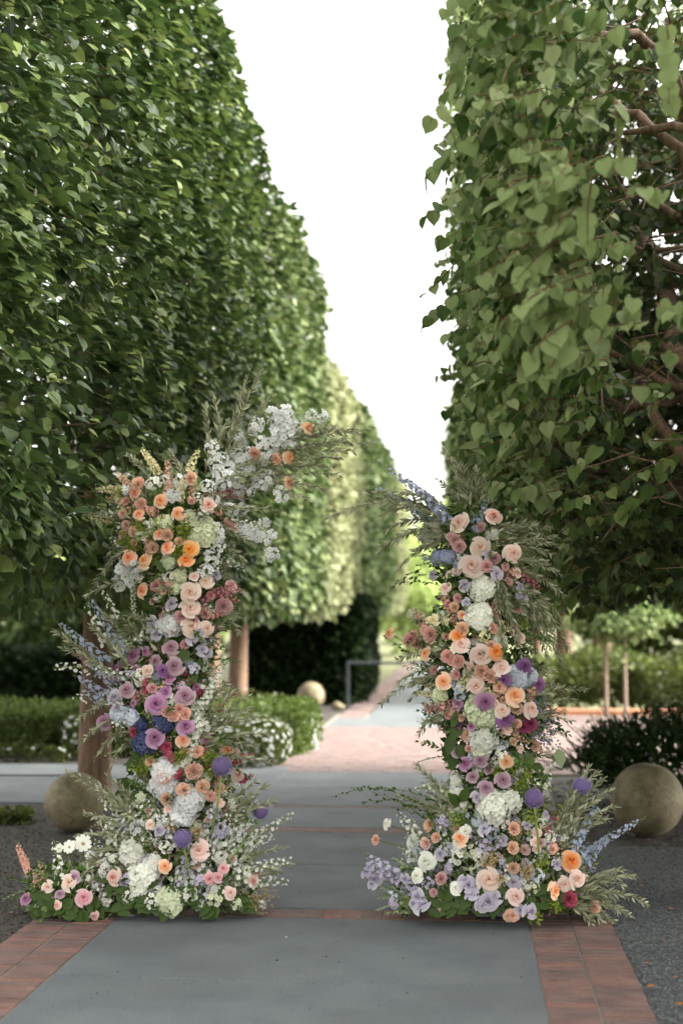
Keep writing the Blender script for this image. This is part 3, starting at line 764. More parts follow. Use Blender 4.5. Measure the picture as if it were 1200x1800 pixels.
# low sprig of ground cover at left
bush('ground_plant', 'small trailing green plant at the left edge of the mulch', 'plant', (-3.42, 10.6, .02), (.17, .12, .07), 260, HC, M['shrub'], .04, 2.2, core=False)

# ------------------------------------------------------------------ stone balls, rail
def ball(px, Y, r, label, z=0):
    import bmesh
    x = at(px, 1400, Y).x
    bm = bmesh.new(); bmesh.ops.create_uvsphere(bm, u_segments=64, v_segments=40, radius=r)
    for v in bm.verts:
        v.co *= 1 + .004 * math.sin(v.co.x * 21 + v.co.z * 17) ; v.co.z += r - .012
    for f in bm.faces: f.smooth = True
    me = bpy.data.meshes.new('stone_ball'); bm.to_mesh(me); bm.free(); me.materials.append(M['stone'])
    o = link('stone_ball', me); o.location = (x, Y, z); o['label'] = label; o['category'] = 'stone ball'; o['group'] = 'stone balls beside the path'
ball(131, 10.2, .215, 'brown stone ball at the foot of the left tree trunk')
ball(1137, 10.35, .258, 'large stone ball on mulch before the yew bush at right')
ball(546, 23.6, .23, 'small far stone ball against the tall dark hedge')
o = link('stone', trunk_mesh('stone', [(-.1, 0, .05), (0, 0, .07), (.12, .02, .04)], [.03, .08, .03], M['stone'], 10, 7)); o.location = (at(592, 1240, 23.4).x, 23.4, 0); o['label'] = 'small rough stone beside the far stone ball'; o['category'] = 'stone'

t = thing('barrier_rail', 'slim grey metal barrier rail across the far path', 'barrier', (-1.96, 23.8, 0))
for x in (0, 2.2):
    po = link('post', box_mesh('post', x - .022, x + .022, -.022, .022, .012, .74, M['steel'], .003), t)
    link('base_plate', box_mesh('base_plate', x - .12, x + .22, -.1, .1, 0, .012, M['steel'], .003), po)
link('top_rail', box_mesh('top_rail', -.022, 2.222, -.022, .022, .742, .785, M['steel'], .004), t)
o = link('black_strip', box_mesh('black_strip', -.5, .5, -.035, .035, 0, .012, M['black'], .003)); o.location = (at(60, 1367, 13.6).x, 13.6, .001); o.rotation_euler = (0, 0, .06); o['label'] = 'narrow black strip lying on the cross path left of the trunk'; o['category'] = 'drain strip'  # plain thin black box laid on the cross path

# ------------------------------------------------------------------ flowers: meshes (heads face +Z, unit = metres at scale 1 of radius 1)
def rose_mesh(var=0, n=24, openness=1.0):
    rs = np.random.default_rng(100 + var); b = B(); nu, nv = 7, 5
    for i in range(n):
        t = i / (n - 1); phi = i * 2.25 + rs.normal() * .12
        Rt = .06 + .80 * t ** .92 * openness; hw = (1.25 - .45 * t); H = .66 - .46 * t ** 1.4
        V = []; tt = []; lean = rs.normal() * .05
        for a in range(nu):
            u = -1 + 2 * a / (nu - 1)
            for c in range(nv):
                v = c / (nv - 1)
                rim = 1 - .16 * abs(u) ** 2.5 - .05 * (1 - abs(u)) * (t > .5)
                r = .04 + (Rt - .04) * (.55 * v ** .7 + .45 * v ** 3) * (1 + .10 * u)
                z = H * (min(v, .85) / .85) ** .8 * rim + lean * v
                if v > .8: r += .05 + .07 * t; z -= .05 + .05 * t
                ang = phi + u * hw * (.6 + .4 * v)
                V.append((math.cos(ang) * r, math.sin(ang) * r, z + .015 * math.sin(u * 6 + i))); tt.append(min(1, .02 + .46 * t + .52 * v * v * (.25 + .75 * t)))
        b.add(V, grid_tris(nu, nv), 0, np.array(tt))
    # sepals
    for k in range(5):
        a = k * 1.257; ca, sa = math.cos(a), math.sin(a)
        b.add([(0, 0, -.12), (ca * .4 - sa * .12, sa * .4 + ca * .12, -.1), (ca * .75, sa * .75, -.22), (ca * .4 + sa * .12, sa * .4 - ca * .12, -.1)], [(0, 1, 2), (0, 2, 3)], 1)
    return b
def carnation_b(var=0, n=46):
    rs = np.random.default_rng(200 + var); b = B()
    for i in range(n):
        t = (i + .5) / n; phi = i * 2.4; el = math.radians(88 - 80 * t ** .8) + rs.normal() * .08
        d = np.array([math.cos(phi) * math.cos(el), math.sin(phi) * math.cos(el), math.sin(el)])
        u = unit(np.cross(d, [0.01, 0, 1])); w_ = np.cross(u, d); L_ = (.62 + .38 * t) * rs.uniform(.88, 1.08); k = 7
        V = [d * .12]; tt = [0]
        tw = rs.normal() * .6; us = u * math.cos(tw) + w_ * math.sin(tw); ws = -u * math.sin(tw) + w_ * math.cos(tw)
        for j in range(k):
            s = -1 + 2 * j / (k - 1)
            V.append(d * L_ * (.62) + us * s * .2); tt.append(.5)
        for j in range(k):
            s = -1 + 2 * j / (k - 1)
            V.append(d * L_ * (1 - .10 * s * s + (.06 if j % 2 else -.05)) + us * s * .36 + ws * (.10 if j % 2 else -.10)); tt.append(1)
        T = []
        for j in range(k - 1): T += [(0, 1 + j, 2 + j), (1 + j, 1 + k + j, 2 + k + j), (1 + j, 2 + k + j, 2 + j)]
        b.add(V, T, 0, np.array(tt))
    b.add([(.12, 0, -.1), (0, .12, -.1), (-.12, 0, -.1), (0, -.12, -.1), (0, 0, -.5), (.0, 0, .1)], [(0, 1, 4), (1, 2, 4), (2, 3, 4), (3, 0, 4)], 1)
    return b
def floret(b, p, d, r, npet=4, cup=.25, rs=None, mi=0, tin=.1, tout=1, wide=.62, cm=None):
    rs = rs or rng
    d = unit(d); u = unit(np.cross(d, [.21, .35, .91] if abs(d[2]) < .95 else [1, .1, 0])); w_ = np.cross(d, u); a0 = rs.uniform(0, 6.28)
    for k in range(npet):
        a = a0 + k * 2 * math.pi / npet
        e = u * math.cos(a) + w_ * math.sin(a); s = -u * math.sin(a) + w_ * math.cos(a)
        rr = r * rs.uniform(.88, 1.1)
        V = [p, p + e * rr * .55 + s * rr * wide * .75 + d * rr * cup * .6, p + e * rr * .95 + s * rr * wide * .45 + d * rr * cup, p + e * rr * 1.0 - s * rr * wide * .45 + d * rr * cup * .9, p + e * rr * .55 - s * rr * wide * .75 + d * rr * cup * .5]
        b.add(V, [(0, 1, 2), (0, 2, 3), (0, 3, 4)], mi, np.array([tin, .6 * tout + .2, tout, tout, .6 * tout + .2]))
    if cm is not None:
        q = p + d * r * .1
        b.add([q + u * r * .2, q + w_ * r * .2, q - u * r * .2, q - w_ * r * .2, q + d * r * .2], [(0, 1, 4), (1, 2, 4), (2, 3, 4), (3, 0, 4)], cm, 0)
def hydrangea_b(var=0, n=88):
    rs = np.random.default_rng(300 + var); b = B()
    for i in range(n):
        z = 1 - 1.55 * (i + .5) / n; a = i * 2.39996; rr = math.sqrt(max(0, 1 - z * z))
        d = np.array([math.cos(a) * rr, math.sin(a) * rr, z]); lump = 1 + .08 * math.sin(a * 3 + var) * rr + rs.normal() * .05
        p = d * [1, 1, .8] * .82 * lump
        floret(b, p * rs.uniform(.93, 1.05), unit(d + rs.normal(size=3) * .3), .235 * rs.uniform(.85, 1.15), 4, .3, rs, wide=.72)
    # dark green heart
    uv = [(math.cos(a) * math.sin(e), math.sin(a) * math.sin(e), math.cos(e) * .8) for e in np.linspace(0.01, 2.2, 6) for a in np.linspace(0, 6.283, 9)]
    b.add(np.array(uv) * .7, grid_tris(6, 9), 1)
    return b
def allium_b(var=0, n=230):
    rs = np.random.default_rng(400 + var); b = B()
    for i in range(n):
        z = 1 - 2 * (i + .5) / n; a = i * 2.39996; rr = math.sqrt(1 - z * z); d = np.array([math.cos(a) * rr, math.sin(a) * rr, z])
        L_ = rs.uniform(.86, 1.0)
        u = unit(np.cross(d, [.2, .3, .9])); w_ = np.cross(d, u); a0 = rs.uniform(0, 6)
        for k in range(6):
            e = u * math.cos(a0 + k * 1.047) + w_ * math.sin(a0 + k * 1.047); s = np.cross(d, e)
            b.add([d * L_ * .93, d * L_ * .97 + e * .05 + s * .022, d * L_ + e * .12, d * L_ * .97 + e * .05 - s * .022], [(0, 1, 2), (0, 2, 3)], 0, np.array([0, .5, 1, .5]))
    uv = [(math.cos(a) * math.sin(e), math.sin(a) * math.sin(e), math.cos(e)) for e in np.linspace(0.01, 3.13, 8) for a in np.linspace(0, 6.283, 11)]
    b.add(np.array(uv) * .78, grid_tris(8, 11), 0, 0)
    return b
def lisianthus_b(var=0):
    return rose_like(var, 11, 1.25)
def rose_like(var, n, op): return rose_mesh(500 + var, n, op)
def daisy_b(var=0):
    rs = np.random.default_rng(600 + var); b = B()
    for ring, (n, L_, z) in enumerate(((9, 1.0, .05), (7, .7, .12))):
        for k in range(n):
            a = k * 6.283 / n + ring; e = np.array([math.cos(a), math.sin(a), 0]); s = np.array([-math.sin(a), math.cos(a), 0]); up = np.array([0, 0, 1])
            r = L_ * rs.uniform(.9, 1.08)
            b.add([e * .1, e * r * .6 + s * r * .28 + up * z, e * r + s * r * .2 + up * (z + .1), e * r - s * r * .2 + up * (z + .04), e * r * .6 - s * r * .28 + up * z], [(0, 1, 2), (0, 2, 3), (0, 3, 4)], 0, np.array([.3, .8, 1, 1, .8]))
    uv = [(math.cos(a) * math.sin(e) * .2, math.sin(a) * math.sin(e) * .2, .05 + math.cos(e) * .14) for e in np.linspace(0.01, 1.57, 4) for a in np.linspace(0, 6.283, 9)]
    b.add(np.array(uv), grid_tris(4, 9), 2)
    return b
def cluster_b(var=0, n=13, npet=5):
    """a loose head of open blossoms"""
    rs = np.random.default_rng(700 + var); b = B()
    for i in range(n):
        z = 1 - 1.3 * (i + .5) / n; a = i * 2.4 + rs.normal() * .3; rr = math.sqrt(max(0, 1 - z * z)); d = np.array([math.cos(a) * rr, math.sin(a) * rr, z])
        p = d * rs.uniform(.55, .85)
        floret(b, p, unit(d + rs.normal(size=3) * .45), .36 * rs.uniform(.8, 1.2), npet, .22, rs, wide=.62, cm=2)
        tube(b, [np.zeros(3) - [0, 0, .3], p * .5, p], [.03, .02, .015], 3, 1, cap=False)
    return b

MB, HEADS = {}, {'rose': rose_mesh, 'carnation': carnation_b, 'hydrangea': hydrangea_b, 'allium': allium_b, 'lisianthus': lisianthus_b, 'daisy': daisy_b, 'blossom': cluster_b}
COLNAME = {'peach': 'peach', 'orange': 'orange centred', 'blush': 'blush', 'palepink': 'pale pink', 'pinkrose': 'pink', 'coral': 'coral', 'mauve': 'mauve', 'dustymauve': 'dusty mauve', 'purple': 'purple', 'lavender': 'lavender', 'burgundy': 'burgundy',
           'white': 'white', 'bluewhite': 'white', 'creamgreen': 'cream green', 'cream': 'cream', 'carnpeach': 'peach', 'carnpink': 'salmon pink', 'pink': 'pink', 'magenta': 'magenta', 'stockpeach': 'peach', 'delph': 'blue', 'paledelph': 'pale blue', 'navy': 'dark blue', 'lilac': 'lilac', 'allium': 'purple', 'mauvepink': 'mauve pink'}
def head_mesh(kind, col, var):
    key = (kind, col, var)
    if key not in MB:
        b = HEADS[kind](var)
        MB[key] = b.mesh(kind, [P[col], M['filler'] if kind in ('rose', 'lisianthus', 'carnation') else M['stem'], M['lime'] if kind != 'daisy' else M['tan']], smooth=kind in ('rose', 'lisianthus'))
    return MB[key]

class Arr:
    """a floral column: a spine of (px, py, half width px) measured from the photo; Yc = depth of its axis in metres"""
    def __init__(s, root, spine, Yc, O): s.root, s.sp, s.Yc, s.O = root, np.array(spine, float), Yc, np.array(O, float); s.sp[:, 2] *= np.where(s.sp[:, 1] < 1460, 1.13, 1.0)
    def hw(s, py): return np.interp(py, s.sp[:, 1], s.sp[:, 2])
    def cx(s, py): return np.interp(py, s.sp[:, 1], s.sp[:, 0])
    def depth(s, px, py):
        h = s.hw(py) / 342; dx = (px - s.cx(py)) / 342
        r = min(h, .30)
        return s.Yc - r * math.sqrt(max(.0, 1 - min(1, (dx / h) ** 2)))
    def pos(s, px, py, push=0.0):
        Y = s.depth(px, py) - push
        p = at(px, py, Y)
        return np.array(p)
    def out(s, px, py):
        h = s.hw(py); dx = (px - s.cx(py)) / h
        return unit(np.array([max(-1.2, min(1.2, dx * .75)), -1, .28]))
    def head(s, kind, col, px, py, r, push=.02, tilt=None):
        s.taken.append((px, py, r))
        if kind == 'hydrangea': push -= .035
        p = s.pos(px, py, push); d = s.out(px, py) + rng.normal(size=3) * .2
        if tilt is not None: d = np.array(tilt, float) + rng.normal(size=3) * .08
        if kind == 'allium': d = np.array([0, -.1, 1.])
        d = unit(d)
        q = Vector((0, 0, 1)).rotation_difference(Vector(d)) @ Quaternion((0, 0, 1), random.uniform(0, 6.28))
        o = link(kind, head_mesh(kind, col, random.randrange(3) if kind in ('rose', 'hydrangea', 'blossom') else 0), s.root)
        if kind in ('rose', 'carnation', 'hydrangea', 'lisianthus'): o['label'] = COLNAME[col] + ' ' + kind
        rr = r / 342 * {'rose': 1.14, 'carnation': 1.1, 'hydrangea': 1.0, 'lisianthus': 1.08, 'blossom': 1.45, 'allium': 1.05, 'daisy': 1.1}[kind]
        o.matrix_local = Matrix.LocRotScale(Vector(p - s.O), q, Vector((rr, rr, rr * (random.uniform(.85, 1.1)))))
        if kind in ('rose', 'carnation', 'lisianthus', 'daisy'):
            b = B(); e = s.pos(px + (s.cx(py) - px) * .35, py + 18) + [0, .16, -.02]
            tube(b, [p - s.O, (p - s.O) * .5 + (e - s.O) * .5 + [0, .02, -.01], e - s.O], [.0028, .0025, .0025], 5)
            s.stems.append(b)
    stems = None
    def curve(s, px0, py0, px1, py1, bend=0.0, Y0=None, Y1=None, n=9):
        a = np.array(at(px0, py0, Y0 if Y0 is not None else s.depth(px0, py0) + .02)); c = np.array(at(px1, py1, Y1 if Y1 is not None else s.depth(px1, py1) - .02))
        m = (a + c) / 2; L_ = np.linalg.norm(c - a); m = m + np.array([0, -.03 * L_, bend * L_])
        t = np.linspace(0, 1, n)[:, None]
        return (1 - t) ** 2 * a + 2 * t * (1 - t) * m + t ** 2 * c - s.O
    def sprig(s, kind, px0, py0, px1, py1, bend=.12, col=None, size=1.0, Y0=None, Y1=None, pts=None):
        c = s.curve(px0, py0, px1, py1, bend, Y0, Y1) if pts is None else pts
        b, mats, nm = sprig_b(kind, c, size, col)
        o = link(nm, b.mesh(nm, mats), s.root)
        if col: o['label'] = COLNAME[col] + ' ' + nm.replace('_', ' ')
        return o

def along(c, u):
    f = u * (len(c) - 1); i = min(int(f), len(c) - 2); k = f - i
    return c[i] * (1 - k) + c[i + 1] * k, unit(c[i + 1] - c[i])

def sprig_b(kind, c, size=1.0, col=None):
    b = B(); L_ = np.linalg.norm(np.diff(c, axis=0), axis=1).sum()
    def perp(d):
        r = rng.normal(size=3); r -= d * np.dot(r, d); return unit(r)
    if kind in ('olive', 'ruscus', 'pale', 'leafy'):
        step = {'olive': .0125, 'ruscus': .02, 'pale': .013, 'leafy': .022}[kind]; ll = {'olive': .06, 'ruscus': .04, 'pale': .026, 'leafy': .055}[kind] * size
        tm = {'olive': LANCE, 'ruscus': OVATE, 'pale': OVATE, 'leafy': OVATE}[kind]; mat = {'olive': 'olive', 'ruscus': 'ruscus', 'pale': 'pale_leaf', 'leafy': 'filler'}[kind]
        tube(b, c, np.linspace(.0024, .0008, len(c)), 4, 1, cap=False)
        Pn, Tn, Nn, Sn = [], [], [], []; u = .06; flip = 0
        ax = perp(along(c, .5)[1])
        while u < 1:
            p, d = along(c, u); ax = unit(ax - d * np.dot(ax, d)); bx = np.cross(d, ax)
            a = flip * 1.45 + rng.normal() * .3; side = ax * math.cos(a) + bx * math.sin(a)
            for sg in (1, -1):
                if kind == 'ruscus' and (flip % 2) == (sg > 0): continue
                Pn.append(p); Tn.append(d * rng.uniform(.75, 1.1) + side * sg * .62 + rng.normal(size=3) * .14 + [0, 0, -.08]); Nn.append(rng.normal(size=3) * .6 + [0, -.5, .8]); Sn.append(ll * rng.uniform(.7, 1.15) * (1 - .35 * u))
            u += step / L_ * rng.uniform(.8, 1.3); flip += 1
        Pn.append(c[-1]); Tn.append(along(c, 1)[1]); Nn.append([0, -.4, .8]); Sn.append(ll * .6)
        V, T = inst(tm[0], tm[1], frames(np.array(Tn), np.array(Nn)), np.array(Sn), np.array(Pn)); b.add(V, T, 0)
        return b, [M[mat], M['brown_stem'] if kind == 'olive' else M['stem']], {'olive': 'olive_branch', 'ruscus': 'ruscus_branch', 'pale': 'variegated_sprig', 'leafy': 'leafy_stem'}[kind]
    tube(b, c, np.linspace(.0032, .0012, len(c)), 5, 1, cap=False)
    if kind in ('stock', 'snap', 'delph'):
        step = {'stock': .0048, 'snap': .0065, 'delph': .0085}[kind]; fr = {'stock': .0135, 'snap': .0115, 'delph': .0165}[kind] * size; rad = {'stock': .017, 'snap': .014, 'delph': .02}[kind] * size
        u = .0 if kind != 'delph' else .02; i = 0
        while u < 1:
            p, d = along(c, u); taper = 1 - .62 * u ** 1.5; x = unit(np.cross(d, [.3, -.5, .8])); y_ = np.cross(d, x); a = i * 2.4
            o_ = x * math.cos(a) + y_ * math.sin(a)
            if u > .88:
                q = p + o_ * rad * .35; r = fr * .35
                b.add([q + o_ * r, q + x * r, q + y_ * r, q - o_ * r * .3, q + d * r * 1.3], [(0, 1, 4), (1, 2, 4), (2, 0, 4), (0, 3, 1), (3, 2, 1), (0, 2, 3)], 1)
            else:
                q = p + o_ * rad * taper * rng.uniform(.8, 1.15)
                if kind == 'snap':
                    for sg, tt in ((.7, 1), (-.5, .5)):
                        e = unit(o_ + d * sg); sd_ = np.cross(o_, d)
                        r = fr * taper
                        b.add([q - o_ * r * .7, q + sd_ * r * .75 + e * r * .3, q + e * r * 1.15 + sd_ * r * .4, q + e * r * 1.15 - sd_ * r * .4, q - sd_ * r * .75 + e * r * .3, q + e * r * .5 + o_ * r * .5], [(0, 1, 5), (1, 2, 5), (2, 3, 5), (3, 4, 5), (4, 0, 5)], 0, np.array([.1, .6, tt, tt, .6, .7]))
                else:
                    floret(b, q, o_ + d * .35 + rng.normal(size=3) * .25, fr * taper * rng.uniform(.85, 1.15), 5, .28, None, 0, .05 if kind == 'delph' else .2, 1, .55 if kind == 'delph' else .7)
                    if kind == 'stock': floret(b, q + o_ * .004, o_ + d * .2 + rng.normal(size=3) * .3, fr * taper * .7, 4, .5, None, 0, .1, .7)
            u += step / L_ * rng.uniform(.85, 1.15); i += 1
        return b, [P[col], M['stem']], {'stock': 'stock_spike', 'snap': 'snapdragon', 'delph': 'delphinium'}[kind]
    if kind == 'bell':
        u = .15; i = 0
        while u < 1:
            p, d = along(c, u); x = unit(np.cross(d, [.3, -.5, .8])); y_ = np.cross(d, x); a = i * 2.4; o_ = x * math.cos(a) + y_ * math.sin(a); r = .0165 * size * (1 - .5 * u)
            q = p + o_ * r * 1.5
            if rng.random() < .75: floret(b, q, o_ + d * .3 + rng.normal(size=3) * .3, r, 5, .6, None, 0, .3, 1, .6)
            else: b.add([q + x * r * .5, q + y_ * r * .5, q - x * r * .5, q - y_ * r * .5, q + o_ * r, q - o_ * r * .4], [(0, 1, 4), (1, 2, 4), (2, 3, 4), (3, 0, 4), (1, 0, 5), (2, 1, 5), (3, 2, 5), (0, 3, 5)], 0, .6)
            if i % 3 == 0:
                V, T = inst(LANCE[0], LANCE[1], frames(np.array([o_ * -.6 + d]), np.array([[0, -.5, .8]])), np.array([.03 * size]), np.array([p])); b.add(V, T, 1)
            u += .0085 / L_ * rng.uniform(.7, 1.3); i += 1
        return b, [P[col], M['stem']], 'bell_flower_spike'
    if kind in ('lime', 'tan', 'berry'):
        n = int(90 * size)
        for i in range(n):
            u = rng.uniform(.35, 1); p, d = along(c, u); q = p + unit(rng.normal(size=3)) * L_ * .42 * rng.random() ** .5
            r = rng.uniform(.0035, .006) * (1.3 if kind == 'berry' else 1)
            b.add([q + [r, 0, 0], q + [0, r, 0], q - [r, 0, 0], q - [0, r, 0], q + [0, 0, r], q - [0, 0, r]], [(0, 1, 4), (1, 2, 4), (2, 3, 4), (3, 0, 4), (1, 0, 5), (2, 1, 5), (3, 2, 5), (0, 3, 5)], 0)
            if i % 3 == 0: tube(b, [p, q], [.001, .0007], 3, 1, cap=False)
            if i % 4 == 0 and kind == 'lime':
                V, T = inst(OVATE[0], OVATE[1], frames(rng.normal(size=(1, 3)), rng.normal(size=(1, 3))), np.array([.022]), q[None]); b.add(V, T, 0)
        return b, [M[{'lime': 'lime', 'tan': 'tan', 'berry': 'dusty'}[kind]], M['stem']], {'lime': 'lime_filler_sprig', 'tan': 'yarrow_sprig', 'berry': 'berry_sprig'}[kind]

def big_leaves(arr, pts, mat='ruscus'):
    for px, py, r, dx, dz in pts:
        p = arr.pos(px, py, .01) - arr.O; d = unit(np.array([dx, -.25, dz]))
        Rm = frames(d[None], np.array([[.1 * rng.normal(), -1, .35]]))[0]
        me = MB.setdefault(('bigleaf', mat), mk_mesh('broad_leaf', lance(.55)[0] * [1, 1, 2.6], lance(.55)[1], [M[mat]], smooth=True))
        o = link('broad_leaf', me, arr.root); s_ = r * 2 / 342
        o.matrix_local = Matrix.LocRotScale(Vector(p - d * s_ * .4), Matrix(Rm.tolist()).to_quaternion(), Vector((s_,) * 3))

def auto_heads(arr, n, zones, rmin=6.5, rmax=12):
    """small blooms between the large ones; zones: (y from, y to, [(kind, colour), ...])"""
    got = 0
    for _ in range(n * 40):
        if got >= n: break
        py = rng.uniform(zones[0][0], zones[-1][1]); h = arr.hw(py)
        if rng.random() > h / arr.sp[:, 2].max() + .3: continue
        px = arr.cx(py) + rng.uniform(-1, 1) * h * (.8 if py < 1400 else .95); r = rng.uniform(rmin, rmax)
        if any((px - a) ** 2 + (py - b_) ** 2 < (.78 * (r + c)) ** 2 for a, b_, c in arr.taken): continue
        for z0, z1, kinds in zones:
            if z0 <= py < z1:
                k, c = kinds[rng.integers(len(kinds))]
                if k == 'hydrangea': r *= 1.35
                arr.head(k, c, px, py, r, push=rng.uniform(-.03, .015)); got += 1
                break

def core_fill(arr, n, py0, py1, mats=(('filler', .42), ('ruscus', .2), ('olive', .22), ('pale_leaf', .16)), seedoff=0):
    """the mass of small leaves the heads are set in"""
    for mname, share in mats:
        k = int(n * share); py = rng.uniform(py0, py1, k); wts = np.array([arr.hw(v) for v in py]); py = py[rng.random(k) < wts / wts.max() + .25]; k = len(py)
        Pn, Nr = [], []
        for v in py:
            h = arr.hw(v) * .93; a = rng.uniform(0, 6.283); rr = math.sqrt(rng.uniform(.25, 1.0))
            px = arr.cx(v) + math.cos(a) * rr * h; dy = math.sin(a) * rr * min(h / 342, .27)
            Pn.append(np.array(at(px, v, arr.Yc + dy))); Nr.append([math.cos(a), math.sin(a), .2])
        Pn = np.array(Pn); Pn[:, 2] = np.maximum(Pn[:, 2], .025); Pn = Pn - arr.O; Nr = np.array(Nr)
        tm = LANCE if mname == 'olive' else OVATE
        leaf_cloud({'filler': 'leaf_filler', 'ruscus': 'dark_leaf_filler', 'olive': 'olive_leaf_filler', 'pale_leaf': 'pale_leaf_filler'}[mname], tm, Pn, Nr * .6 + rng.normal(size=(k, 3)) * .7 + [0, 0, -.1], Nr + rng.normal(size=(k, 3)) * .5 + [0, -.1, .5], rng.uniform(.03, .062, k), M[mname], arr.root)

def auto_sprigs(arr, n, py0, py1, kinds, out=1.0, lo=.05, hi=.16):
    for _ in range(n):
        py = rng.uniform(py0, py1)
        if rng.random() > arr.hw(py) / arr.sp[:, 2].max() + .35: continue
        h = arr.hw(py); a = rng.uniform(-.3, math.pi + .3); f = rng.uniform(.55, .95)
        px = arr.cx(py) + math.cos(a) * h * f; Y = arr.Yc - math.sin(a) * min(h / 342, .28) * f
        p = np.array(at(px, py, Y)); d = unit(np.array([math.cos(a) * 1.0, -abs(math.sin(a)) * .6, rng.uniform(-.5, .9)]) + rng.normal(size=3) * .35); L_ = rng.uniform(lo, hi) * out
        q = p + d * L_; q[2] = max(q[2], .02); m = (p + q) / 2 + [0, 0, .12 * L_]; t = np.linspace(0, 1, 6)[:, None]
        c = (1 - t) ** 2 * p + 2 * t * (1 - t) * m + t * t * q - arr.O
        kd = kinds[rng.integers(len(kinds))]
        kd, cl = (kd if isinstance(kd, tuple) else (kd, None))
        arr.sprig(kd, 0, 0, 0, 0, pts=c, size=.8, col=cl)

# ------------------------------------------------------------------ the left floral column
def column(name, label, spine, Yc, bx, by):
    p = at(bx, by, Yc); O = (p.x, Yc, 0)
    r = thing(name, label, 'floral arrangement', O)
    a = Arr(r, spine, Yc, O); a.stems = []; a.taken = []
    return a
def finish(a, base_w):
    b = B()
    for s in a.stems: b.add(s.V[0], s.T[0], 0)
    link('flower_stems', b.mesh('flower_stems', [M['stem']]), a.root, 'stuff')
    # the black support pole and foot the flowers are wired to
    b = B(); ys = np.linspace(1590, a.sp[0, 1] + 30, 14)
    pts = []
    for v in ys:
        p = np.array(at(a.cx(v), v, a.Yc + .04)) - a.O; pts.append(p)
    pts[0][2] = .02
    tube(b, pts, .011, 8)
    link('support_pole', b.mesh('support_pole', [M['black']], True), a.root)
    x = a.cx(1590); p = np.array(at(x, 1600, a.Yc + .04)) - a.O
    link('base_plate', box_mesh('base_plate', p[0] - base_w, p[0] + base_w, -.05, .16, .0, .012, M['black'], .004), a.root)

LC = column('floral_column', 'tall left flower column of peach, white, mauve and blue blooms, its top reaching right',
            [(330, 770, 60), (305, 850, 95), (300, 930, 100), (305, 1000, 85), (325, 1060, 66), (318, 1130, 58), (285, 1190, 74), (280, 1260, 86), (305, 1320, 84), (325, 1380, 80), (315, 1450, 105), (300, 1520, 150), (290, 1600, 185)], 7.5, 300, 1605)
def heads(a, txt):
    for ln in txt.strip().splitlines():
        kind, col, pts = ln.split(':')
        for q in pts.split(';'):
            v = [float(x) for x in q.split(',')]
            a.head(kind.strip(), col.strip(), v[0], v[1], v[2], push=v[3] if len(v) > 3 else .02)
heads(LC, '''rose:peach:506,804,15,0;541,753,14,0;506,848,12,0;285,881,14;240,867,13;314,904,13;281,940,11;295,963,13;257,987,16;228,980,14;253,1038,14;320,1303,13;395,1320,15;290,1523,12
rose:orange:335,966,16;327,986,14
rose:palepink:365,890,15;202,1543,15;443,1549,12;450,1534,10
rose:blush:334,1042,19;334,1071,18;334,1103,19;363,1023,13;416,1364,13;353,1496,19;403,1570,12;412,1324,10;259,1180,11;362,1105,14
rose:mauve:238,1154,16;209,1182,19;275,1238,19;325,1279,16;272,1298,17;185,1270,15;292,1217,11
rose:dustymauve:300,1141,15;307,1172,17;224,1214,15;324,1225,18
rose:purple:286,1180,12;292,1218,10
rose:lavender:204,1228,15;208,1245,12;281,1461,11
rose:pinkrose:367,1545,11;382,1543,10;392,1528,10
carnation:carnpeach:293,941,13;335,840,12;243,851,13;235,935,11;447,798,13;485,807,12;288,1365,16;340,1356,16;324,1392,15;355,1383,13;385,1387,11;292,1405,11
carnation:coral:294,1251,11;305,1257,12;315,1247,11;325,1255,12;303,1262,9
carnation:pinkrose:318,1085,12;393,1065,16;303,1108,10;340,1090,9
lisianthus:lavender:270,1103,13;275,1117,10;347,1112,14;338,1122,11;355,1144,10;362,1149,11;303,1063,12;268,1092,9
lisianthus:pinkrose:405,1031,12;382,1150,1
hydrangea:bluewhite:301,1098,27;290,1354,28;290,1382,29;328,1412,32;320,1432,24
hydrangea:white:232,1502,26;252,1540,30;268,1520,20;346,1400,18;246,1560,22
hydrangea:creamgreen:355,935,32,0;300,1583,29;316,1011,15;297,987,16;288,920,18;340,945,18;310,1032,14
hydrangea:navy:256,1305,25;289,1268,22;248,1274,12;231,1210,8
hydrangea:paledelph:217,1257,20;232,1262,16;205,1255,15
allium:allium:390,1348,19,.12;458,1427,16,.05;321,1475,17,.1
blossom:bluewhite:225,1011,20;213,1022,14;238,1000,13;304,872,11;371,980,12;362,1003,11;480,1,1'''.replace(';480,1,1', '').replace(';382,1150,1', ''))
heads(LC, '''blossom:bluewhite:482,744,12,0;470,798,11,0;458,778,11,0;510,742,11,0;438,795,11,0;446,824,11,0;415,795,11,0;402,822,12,0;392,852,11,0;418,862,10,0;515,782,9,0;496,748,12,0;484,770,12,0;463,806,10,0;452,746,12,0;446,752,9,0;480,728,13,0;492,738,14,0;503,724,11,0;500,750,13,0;486,760,12,0;503,768,14,0;474,786,13,0;490,780,12,0;512,760,10,0;417,768,11,0;424,776,9,0;390,808,11,0;380,816,12,0;424,812,14,0;412,806,11,0;399,839,13,0;385,835,11,0;410,846,11,0;430,828,11,0;452,848,11,0;472,841,12,0;462,852,10,0;494,872,12,0;490,862,9,0;523,750,10,0;547,730,9,0;568,732,10,0;563,738,8,0;371,786,11,0;436,935,14,0;424,930,12,0;449,940,11,0;462,920,8,0;468,949,9,0;478,940,8,0;477,974,11,0;468,918,7,0;383,940,10,0;378,930,10,0;404,896,12,0;426,896,10,0;376,878,10,0;440,862,9,0;385,960,9,0''')
